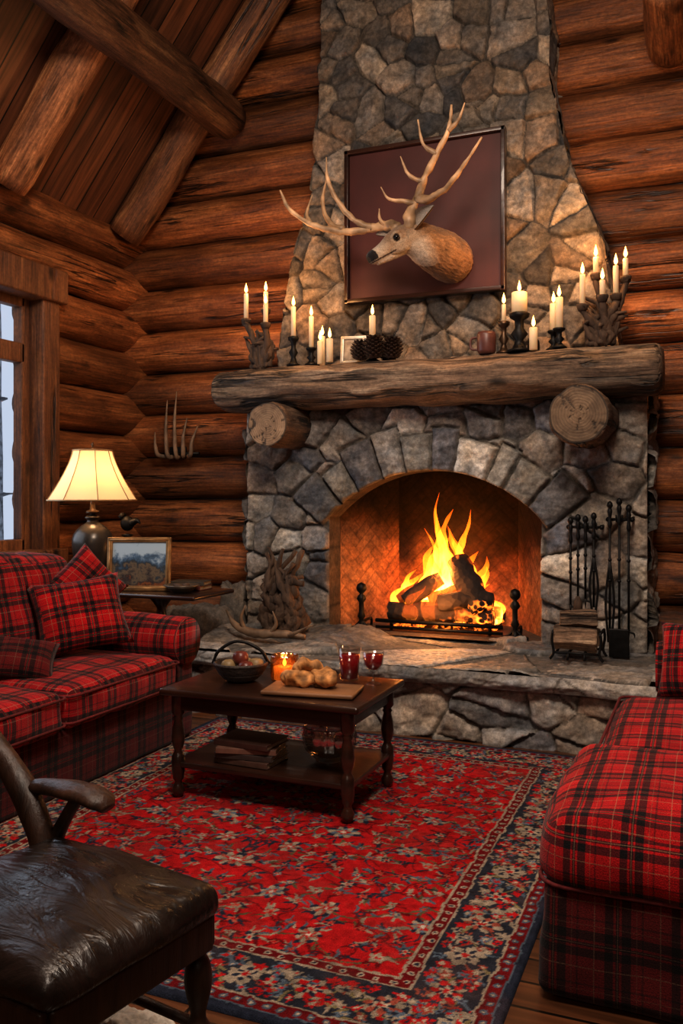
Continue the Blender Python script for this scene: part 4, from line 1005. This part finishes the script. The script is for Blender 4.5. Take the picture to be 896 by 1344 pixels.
vs=[((x-.055)*(1+.05*(1-z/.33))+.055+.006*math.sin(y*26)*(1-z/.33),(y-3.46)*(1+.025*(1-z/.33))+3.46,z) for x,y,z in vs]
W(s2,"sofa_base",(vs,fs),M_plaid_dark_shade)
W(s2,"seat_cushion",rbox((.025,2.905,.385),(.465,.43,.105),.085,12,bulge=.05,wr=.016,seed=3),M_plaid2); piping(s2,(.025,2.905),.466,.432,(.315,),.08)
W(s2,"seat_cushion",rbox((.06,3.92,.375),(.435,.50,.070),.06,10,bulge=.035,wr=.012,seed=7),M_plaid2); piping(s2,(.06,3.92),.442,.505,(.43,),.06)
W(s2,"arm_panel",rbox((.19,4.55,.28),(.40,.09,.28),.04,6),M_plaid_dark_shade)
W(s2,"arm",tube([(-.21,4.55,.56),(-.20,4.55,.56),(.1,4.55,.56),(.55,4.55,.56)],[.10,.125,.13,.12],24,3,nz=.04,nf=6),M_plaid2)
W(s2,"sofa_back",rbox((.62,3.55,.48),(.14,1.05,.42),.07,6,wr=.008),M_plaid2)
tpillow((-.01,4.30,.65),(-.35,-.85,.35),.42,.36,.16,M_plaid2,"plaid bolster pillow against the sofa arm",roll=.1)

# ------------------------------------------------------------------ rug
RX0,RX1,RY0,RY1=-2.82,-.49,2.06,4.78
st_=.005
A,B=np.meshgrid(np.arange(RX0,RX1,st_),np.arange(RY0,RY1,st_),indexing='ij')
hx,hy=(RX1-RX0)/2,(RY1-RY0)/2
cx,cy=(RX0+RX1)/2,(RY0+RY1)/2
jx=A+.022*(fbm(A*22,B*22,1)-.5); jy=B+.022*(fbm(A*22,B*22,2)-.5)
ax=np.abs(jx-cx); ay=np.abs(jy-cy)
de=np.minimum(hx-ax,hy-ay)
red=np.array((.36,.010,.012)); navy=np.array((.020,.024,.040)); cream=np.array((.36,.29,.22)); blue=np.array((.075,.10,.13)); pink=np.array((.36,.09,.06)); olive=np.array((.10,.08,.04)); dkred=np.array((.13,.006,.008)); wht=np.array((.42,.37,.31))
C=np.zeros(A.shape+(3,))+red
bd=.33
inb=de<bd
C[inb]=navy
C[(de<bd)&(de>bd-.010)]=cream*.8; C[(de<bd-.010)&(de>bd-.045)]=dkred; C[(de<bd-.045)&(de>bd-.053)]=cream*.8
C[(de<.075)]=dkred; C[(de<.083)&(de>.075)]=cream*.8; C[de<.03]=navy; C[(de<.036)&(de>.03)]=blue
tt=np.where(hx-ax<hy-ay,jy,jx)
def beads(d0,per,rad,col):
    s=((tt/per)%1-.5)*per; C[(s*s+(de-d0)**2)<rad*rad]=col
beads(bd-.028,.05,.011,cream); beads(bd-.028,.05,.006,navy); beads(.055,.045,.012,blue); beads(.055,.045,.005,cream)
rs=np.random.RandomState(21)
def win(x,y,r): return (np.abs(ax-x)<r)&(np.abs(ay-y)<r)
def flower(x,y,r,n,cols,ph=0,mask=None):
    w_=win(x,y,r*1.3)
    if mask is not None: w_&=mask
    dx=ax[w_]-x;dy=ay[w_]-y; rr=np.hypot(dx,dy); th=np.arctan2(dy,dx)
    sub=C[w_]
    for k,(f,c) in enumerate(cols):
        lim=r*f*(.76+.24*np.cos(n*(th+ph+k*.4))+.12*np.sin(2*th+ph*5))
        sub[rr<lim]=c
    C[w_]=sub
def leaf(x,y,L_,wd,a,c,mask=None):
    w_=win(x,y,L_)
    if mask is not None: w_&=mask
    dx=ax[w_]-x;dy=ay[w_]-y; u=dx*math.cos(a)+dy*math.sin(a); v=-dx*math.sin(a)+dy*math.cos(a)+.3*u*u/L_
    sub=C[w_]; sub[np.abs(v)<wd*(1-(u/L_)**2)*(np.abs(u)<L_)]=c; C[w_]=sub
fx,fy=hx-bd,hy-bd
fmk=~inb
for k in range(8):
    x0=fx*(k+.5)/7; v=np.abs(ax-x0-.06*np.sin(ay*14+k*1.7)-.02*np.sin(ay*41+k)); C[fmk&(v<.004)&(fbm(A*6,B*6,k)>.42)]=dkred if k%2 else navy
for k in range(9):
    y0=fy*(k+.5)/8; v=np.abs(ay-y0-.05*np.sin(ax*16+k*2.3)); C[fmk&(v<.004)&(fbm(A*6,B*6,k+9)>.42)]=olive if k%2 else dkred
pts_=[]
for k in range(3400):
    x=rs.uniform(.0,fx);y=rs.uniform(.0,fy); rr=rs.choice([.074,.055,.036,.024],p=[.14,.24,.3,.32])
    if all((x-a)**2+(y-b_)**2>(rr+c+.016)**2 for a,b_,c in pts_) and x<fx-.02 and y<fy-.02: pts_.append((x,y,rr))
for (x,y,rr) in pts_:
    for q in range(5):
        a=rs.uniform(0,2*pi); leaf(x+rr*1.1*math.cos(a),y+rr*1.1*math.sin(a),.03,.006,a+.5,[navy,olive,blue,cream*.7,dkred][rs.randint(5)],fmk)
    if rr>.045: flower(x,y,rr,6,[(1,navy),(.86,cream*.8),(.66,blue*1.4 if rs.rand()<.5 else pink*.7),(.52,cream*.6),(.38,red),(.2,wht)],rs.uniform(0,3),fmk)
    else: flower(x,y,rr*.9,5,[(1,[navy,cream*.7,blue,dkred][rs.randint(4)]),(.62,[cream*.9,pink,navy][rs.randint(3)]),(.3,red)],rs.uniform(0,3),fmk)
mb=(de<bd-.055)&(de>.085)
C[mb]=np.array((.024,.026,.036))
v=np.abs(de-.178-.045*np.sin(tt*26)); C[mb&(v<.005)]=olive*1.6
v=np.abs(de-.178+.045*np.sin(tt*26)); C[mb&(v<.004)]=pink*.6
def border_items():
    out=[]; per=.21
    for k in range(int(hx/per)+2): out.append((k*per,hy-.178))
    for k in range(int(hy/per)+2): out.append((hx-.178,k*per))
    return out
for i,(x,y) in enumerate(border_items()):
    if x>hx-.10 or y>hy-.10: continue
    cc=[red,pink*.8,cream*.8][i%3]
    flower(x,y,.062,6,[(1,cream*.75),(.86,cc),(.58,navy),(.42,cream),(.22,red)],i*.4,mb)
    for sx in (-.105,-.07,-.035,.035,.07,.105):
        for t_ in (-.062,.062,.03,-.03):
            if abs(sx)<.05 and abs(t_)<.05: continue
            jx2,jy2=rs.uniform(-.014,.014,2)
            px,py=(x+sx+jx2,y+t_+jy2) if y>hy-.2 else (x+t_+jx2,y+sx+jy2)
            flower(px,py,rs.uniform(.014,.026),5,[(1,[red,blue*1.3,pink*.7,cream*.7,red][rs.randint(5)]),(.5,[cream,navy,red][rs.randint(3)])],sx*9,mb)
            if rs.rand()<.5: leaf(px+.02,py+.02,.026,.006,rs.uniform(0,3),[olive*1.8,blue,cream*.7][rs.randint(3)],mb)
wear=fbm(A*6,B*6,77,4)
C=C*(1-.18*sstep(.55,.7,wear))[...,None]+np.array((.10,.05,.04))*(.18*sstep(.55,.7,wear))[...,None]
C=C*(.5+.95*fbm(A*45,B*45,9,4))[...,None]*(.8+.4*fbm(A*3,B*3,19,3))[...,None]
Z=.012+.004*fbm(A*80,B*80,4,2)
edge=np.zeros_like(A,bool); edge[0]=edge[-1]=True; edge[:,0]=edge[:,-1]=True
Z=np.where(edge,.001,Z)
m_,nt,b=newmat("rug_wool"); at=nd(nt,"ShaderNodeAttribute",attribute_name="Col"); tc=nd(nt,"ShaderNodeTexCoord"); n1=nd(nt,"ShaderNodeTexNoise",{"Scale":300.0,"Detail":3.0}); nt.links.new(tc.outputs["Object"],n1.inputs[0])
r1=ramp(nt,[(.3,.6),(.7,1.5)]); nt.links.new(n1.outputs[0],r1.inputs[0]); nt.links.new(mixm(nt,at.outputs["Color"],r1.outputs[0]),b.inputs["Base Color"]); b.inputs["Roughness"].default_value=.95; b.inputs["Specular IOR Level"].default_value=.08; bump(nt,b,n1.outputs[0],.8,.005)
gridobj("rug",A,B,Z,C,m_,None,label="ornate red oriental wool rug with dark floral border",cat="rug")

# ------------------------------------------------------------------ coffee table
ct=empty("coffee_table",(-1.82,3.68,.018),"dark mahogany coffee table with turned legs and lower shelf","coffee table")
mk("table_top",rbox((0,0,.485),(.49,.31,.016),.014,4),M_dark,parent=ct,weld=True)
g=G()
for s in (-1,1): g.add(rbox((0,s*.255,.435),(.42,.012,.036),.004,1)); g.add(rbox((s*.425,0,.435),(.012,.25,.036),.004,1))
mk("apron",g,M_dark,parent=ct,weld=True)
mk("lower_shelf",rbox((0,0,.150),(.44,.27,.013),.008,2),M_dark,parent=ct,weld=True)
lg=[(0,0),(.016,0),(.026,.015),(.03,.035),(.02,.055),(.016,.07),(.026,.085),(.026,.1),(.030,.115),(.030,.185),(.024,.195),(.017,.21),(.026,.235),(.031,.27),(.027,.31),(.018,.35),(.024,.36),(.018,.37),(.030,.385),(.031,.468)]
for sx in (-1,1):
    for sy in (-1,1): mk("leg",G().add(lathe(lg,20),T((sx*.42,sy*.25,0))),M_dark,parent=ct)
TT=.520
SH=.183
cl=[(.10,.05,.035),(.05,.035,.03),(.20,.10,.07),(.06,.025,.018)]
for i in range(4): book(-1.93,3.56,SH+i*.0265,.14,.10,.026,.14*(i%3)-.05+pi,cl[i],"books on the coffee table shelf","hardcover book stacked on the coffee table shelf")
vs,fs=lathe([(0,0),(.06,0),(.065,.01),(.108,.05),(.122,.1),(.118,.155),(.110,.155),(.112,.1),(.098,.055),(.05,.02),(0,.015)],60,3)
vs=[(x*(1+.05*math.cos(15*math.atan2(y,x)+z*90)*math.sin(z*90)),y*(1+.05*math.cos(15*math.atan2(y,x)+z*90)*math.sin(z*90)),z) for x,y,z in vs]
mk("glass_bowl",(vs,fs),M_cut,loc=(-1.60,3.70,SH),label="cut crystal bowl on the lower table shelf",cat="bowl")
M_wicker=basic("dark_wicker",(.05,.035,.028),.6,0,.5,60,.9)
e=empty("basket",(-2.04,3.66,TT),"dark metal basket bowl with arched handle on the coffee table","basket")
g=G().add(lathe([(0,0),(.06,0),(.10,.03),(.125,.07),(.13,.09),(.122,.09),(.115,.07),(.09,.035),(.05,.012),(0,.01)],28,2))
for k in range(3): g.add(lathe([(.098+.014*k,.030+.024*k),(.106+.014*k,.036+.024*k),(.098+.014*k,.042+.024*k)],28))
mk("basket_body",g,M_wicker,parent=e)
mk("basket_handle",tube([(-.125,-.05,.08),(-.10,-.035,.14),(-.02,0,.185),(.08,.03,.15),(.125,.05,.08)],.008,8,6,nz=.3,nf=40),M_iron,parent=e)
M_apple=basic("apple_skin",(.14,.03,.02),.35,0,.5,12,0); M_pear=basic("pale_fruit",(.25,.17,.08),.5,0,.3,15,0)
for i,(x,y,z_) in enumerate(((-.05,-.03,.065),(.045,-.035,.065),(0,.045,.065),(0,-.005,.105),(.065,.03,.07))):
    mk("apple",lathe([(0,.005),(.018,-.0),(.034,.015),(.038,.035),(.03,.058),(.012,.064),(0,.056)],16,2),M_apple if i%2 else M_pear,loc=(-2.04+x,3.66+y,TT+z_-.03),label="small ripe apple piled in the basket",cat="fruit",group="fruit in the basket")
e=empty("candle_jar",(-1.84,3.72,TT),"amber glass jar with glowing candle on the coffee table","candle jar")
vs,fs=lathe([(0,0),(.05,0),(.060,.01),(.066,.05),(.064,.12),(.060,.125),(.058,.12),(.060,.05),(.056,.015),(0,.008)],48,3)
vs=[(x*(1+.04*math.cos(12*math.atan2(y,x)+z*80)),y*(1+.04*math.cos(12*math.atan2(y,x)+z*80)),z) for x,y,z in vs]
mk("jar_glass",(vs,fs),M_amberglass,parent=e)
mk("jar_wax",lathe([(0,.012),(.050,.012),(.052,.07),(0,.07)],16),basic("glowing_wax",(.8,.5,.22),.5,0,.05,10,0,Emission_Color=(1,.4,.1,1),Emission_Strength=.7),parent=e)
mk("candle_flame",lathe([(0,.072),(.006,.078),(.010,.088),(.005,.102),(0,.110)],10,3),M_flame,parent=e)
mk("serving_board",rbox((-1.62,3.56,TT+.012),(.21,.115,.010),.009,2),wood("board_wood",(.14,.06,.025),(.36,.18,.08),0,1,.5,.2),weld=True,label="light wooden serving board on the coffee table",cat="serving board",rot=(0,0,.15))
M_bread=basic("bread_crust",(.42,.22,.08),.75,0,.6,30,.9,attr=True)
def loaf(c,L_,r_,rz,seed):
    pts=[(-L_,0,0),(-L_*.85,.01,.004),(-L_*.4,.02,.008),(L_*.3,.02,.008),(L_*.8,.005,.004),(L_,-.005,0)]
    vs,fs=tube(pts,[(.25*r_,.2*r_),(.75*r_,.6*r_),(r_,.85*r_),(r_,.85*r_),(.7*r_,.55*r_),(.2*r_,.2*r_)],22,8,nz=.6,nf=26,seed=seed)
    g=G(); M=T(c,(0,0,rz))
    for x,y,z in vs:
        rd=.5+.5*math.sin(x*110+y*50+seed)
        k=1+.12*rd if z>0 else 1
        v=M@Vector((x,y,z*k)); g.v.append(tuple(v)); n_=mnoise.noise(Vector((x*40,y*40,z*40+seed))); q=.85+.35*(1-rd)+.5*n_; g.c.append((q*1.05,q*.95,q*.85))
    g.f=list(fs); return g
for i,(x,y,z_,L_,r_,rz) in enumerate(((-1.68,3.54,.052,.080,.044,.15),(-1.59,3.57,.054,.078,.046,-.4),(-1.645,3.57,.100,.062,.038,.5))):
    mk("bread_roll",loaf((x,y,TT+z_),L_,r_,rz,i*5),M_bread,label="crusty golden bread roll on the serving board",cat="bread",group="bread rolls")
e=empty("drinking_glass",(-1.57,3.87,TT),"tumbler filled with dark red drink on the coffee table","drinking glass")
mk("glass_body",lathe([(0,0),(.044,0),(.054,.155),(.051,.155),(.042,.01),(0,.008)],20),M_glass,parent=e)
mk("drink",lathe([(0,.011),(.0405,.011),(.048,.12),(0,.12)],20),M_wine,parent=e)
e=empty("goblet",(-1.43,3.82,TT),"stemmed goblet of red wine on the coffee table","goblet")
mk("glass_body",lathe([(0,0),(.038,0),(.034,.006),(.007,.012),(.006,.055),(.024,.065),(.046,.09),(.052,.155),(.049,.155),(.043,.093),(.022,.069),(0,.065)],20),M_glass,parent=e)
mk("drink",lathe([(0,.068),(.020,.071),(.040,.093),(.0465,.138),(0,.138)],20),M_wine,parent=e)

# ------------------------------------------------------------------ armchair
ch=empty("armchair",(-1.40,1.62,0),"dark carved wood armchair with worn dark leather seat","armchair",rot=(0,0,math.radians(-10)))
vs,fs=rbox((0,0,.435),(.295,.26,.036),.032,16,bulge=.035,wr=.010)
mk("seat_cushion",(vs,fs),M_leather,parent=ch,weld=True)
g=G()
for s in (-1,1): g.add(rbox((0,s*.235,.365),(.275,.020,.042),.008,1)); g.add(rbox((s*.268,0,.365),(.020,.235,.042),.008,1))
mk("seat_rail",g,M_dark2,parent=ch,weld=True)
cl=[(0,0),(.018,0),(.026,.02),(.03,.045),(.02,.07),(.016,.09),(.03,.11),(.034,.13),(.022,.15),(.018,.17),(.028,.21),(.034,.25),(.028,.29),(.018,.31),(.03,.325),(.03,.39)]
for sy in (-1,1):
    mk("leg",G().add(lathe(cl,18,2),T((.25,sy*.22,0))),M_dark2,parent=ch)
    mk("leg",tube([(-.34,sy*.22,0),(-.29,sy*.22,.2),(-.26,sy*.22,.4)],[.02,.024,.028],10,4),M_dark2,parent=ch)
    mk("back_post",tube([(-.28,sy*.22,.34),(-.32,sy*.22,.48),(-.42,sy*.225,.60),(-.58,sy*.23,.72),(-.70,sy*.23,.88)],[.03,.036,.038,.034,.024],12,5,nz=.1,nf=14),M_dark2,parent=ch)
    g=G().add(tube([(-.44,sy*.235,.575),(-.33,sy*.25,.595),(-.21,sy*.262,.598),(-.14,sy*.268,.588),(-.11,sy*.27,.570)],[(.024,.018),(.036,.020),(.050,.022),(.048,.022),(.026,.014)],16,8,nz=.12,nf=16))
    g.add(tube([(-.22,sy*.262,.58),(-.26,sy*.255,.52),(-.29,sy*.245,.45),(-.28,sy*.24,.38)],[.018,.018,.022,.022],10,5))
    mk("arm",g,M_dark2,parent=ch)
g=G().add(tube([(.25,-.22,.12),(.25,.22,.12)],[.014,.014],10)); g.add(tube([(.25,.22,.14),(-.31,.22,.14)],.013,10)); g.add(tube([(.25,-.22,.14),(-.31,-.22,.14)],.013,10))
mk("stretcher",g,M_dark2,parent=ch)
mk("back_rest",G().add(rbox((0,0,0),(.02,.21,.13),.018,3),T((-.65,0,.80),(0,-.7,0))),M_leather,parent=ch,weld=True)
# sheepskin
M_wov=basic("cream_wool",(.55,.50,.43),.95,0,.25,60,.6)
rs=np.random.RandomState(8); nr_,na_=46,200
th_=np.linspace(0,2*pi,na_); ra=np.linspace(0,1,nr_)
RA,THH=np.meshgrid(ra,th_,indexing='ij')
rad=(1+.16*np.sin(3*THH+1)+.08*np.sin(7*THH))*RA
X_=-1.44+.33*rad*np.cos(THH); Y_=1.70+.31*rad*np.sin(THH)
hh=.018+.035*np.sqrt(np.clip(1-RA**4,0,1))+.022*(fbm(X_*55,Y_*55,5,3)-.3)*np.clip((1-RA)*8,0,1)+.016*(fbm(X_*140,Y_*140,6,2)-.5)*np.clip((1-RA)*8,0,1)
hh[-1]=.018
gridobj("sheepskin_rug",X_,Y_,hh,np.ones(X_.shape+(3,)),M_wov,None,label="shaggy cream sheepskin on the floor under the armchair",cat="rug")

# ------------------------------------------------------------------ lights
def light(kind,loc,en,col,size=.1,rot=None,sy=None,name="lamp_light",spread=None):
    d=bpy.data.lights.new(name,kind); d.energy=en; d.color=col
    if kind=='AREA':
        d.size=size
        if sy: d.shape='RECTANGLE'; d.size_y=sy
    else: d.shadow_soft_size=size
    o=bpy.data.objects.new(name,d); o.location=loc; COL.objects.link(o)
    if rot is not None: o.rotation_euler=rot
    return o
def aim(o,t): o.rotation_euler=(Vector(t)-o.location).to_track_quat('-Z','Y').to_euler()
WARM=(1,.42,.12)
light('POINT',(-1.72,6.08,.85),15,WARM,.10); light('POINT',(-1.98,6.14,.72),11,WARM,.08); light('POINT',(-1.5,6.14,.72),4,WARM,.08)
light('POINT',(-1.72,5.80,.64),10,WARM,.08)
light('POINT',(-3.93,4.95,1.50),11,(1,.62,.32),.05)
light('POINT',(-2.98,5.60,3.0),13,(1,.50,.18),.05); light('POINT',(-2.5,5.50,2.78),6,(1,.50,.18),.05)
light('POINT',(-.66,5.55,3.02),17,(1,.50,.18),.05); light('POINT',(-1.05,5.46,2.85),6,(1,.50,.18),.05)
light('POINT',(-1.84,3.72,.66),.8,(1,.5,.2),.02)
a=light('AREA',(-4.35,4.0,1.95),20,(.72,.84,1),1.7,sy=1.7,name="window_daylight"); a.rotation_euler=(0,-pi/2,0)
a=light('AREA',(-.3,1.3,4.4),170,(1,.84,.70),1.0,name="added_area_light"); aim(a,(-1.9,5.2,1.0))  # added key light from above
a=light('AREA',(-.2,-.8,2.6),16,(1,.78,.6),1.4,name="added_area_light"); aim(a,(-2.0,4.5,1.6))  # added weak fill from behind the camera, no real lamp
a=light('AREA',(-1.8,3.1,4.6),62,(1,.80,.64),.8,name="added_area_light"); aim(a,(-1.5,3.1,0))  # added overhead light on the rug area, no fixture hangs here
wd=bpy.data.worlds.new("World"); scene.world=wd; wd.use_nodes=True
bg=wd.node_tree.nodes["Background"]; bg.inputs[0].default_value=(.72,.82,1,1); bg.inputs[1].default_value=.8
# camera
cd=bpy.data.cameras.new("Camera"); cam=bpy.data.objects.new("Camera",cd); COL.objects.link(cam)
cam.location=(0,0,1.4); cam.rotation_euler=(pi/2,0,math.radians(22.6)); cd.sensor_width=36; cd.lens=30.8; cd.shift_y=-.0164; cd.clip_start=.05
scene.camera=cam
scene.view_settings.view_transform='Standard'
scene.view_settings.gamma=.84
scene.view_settings.exposure=.12
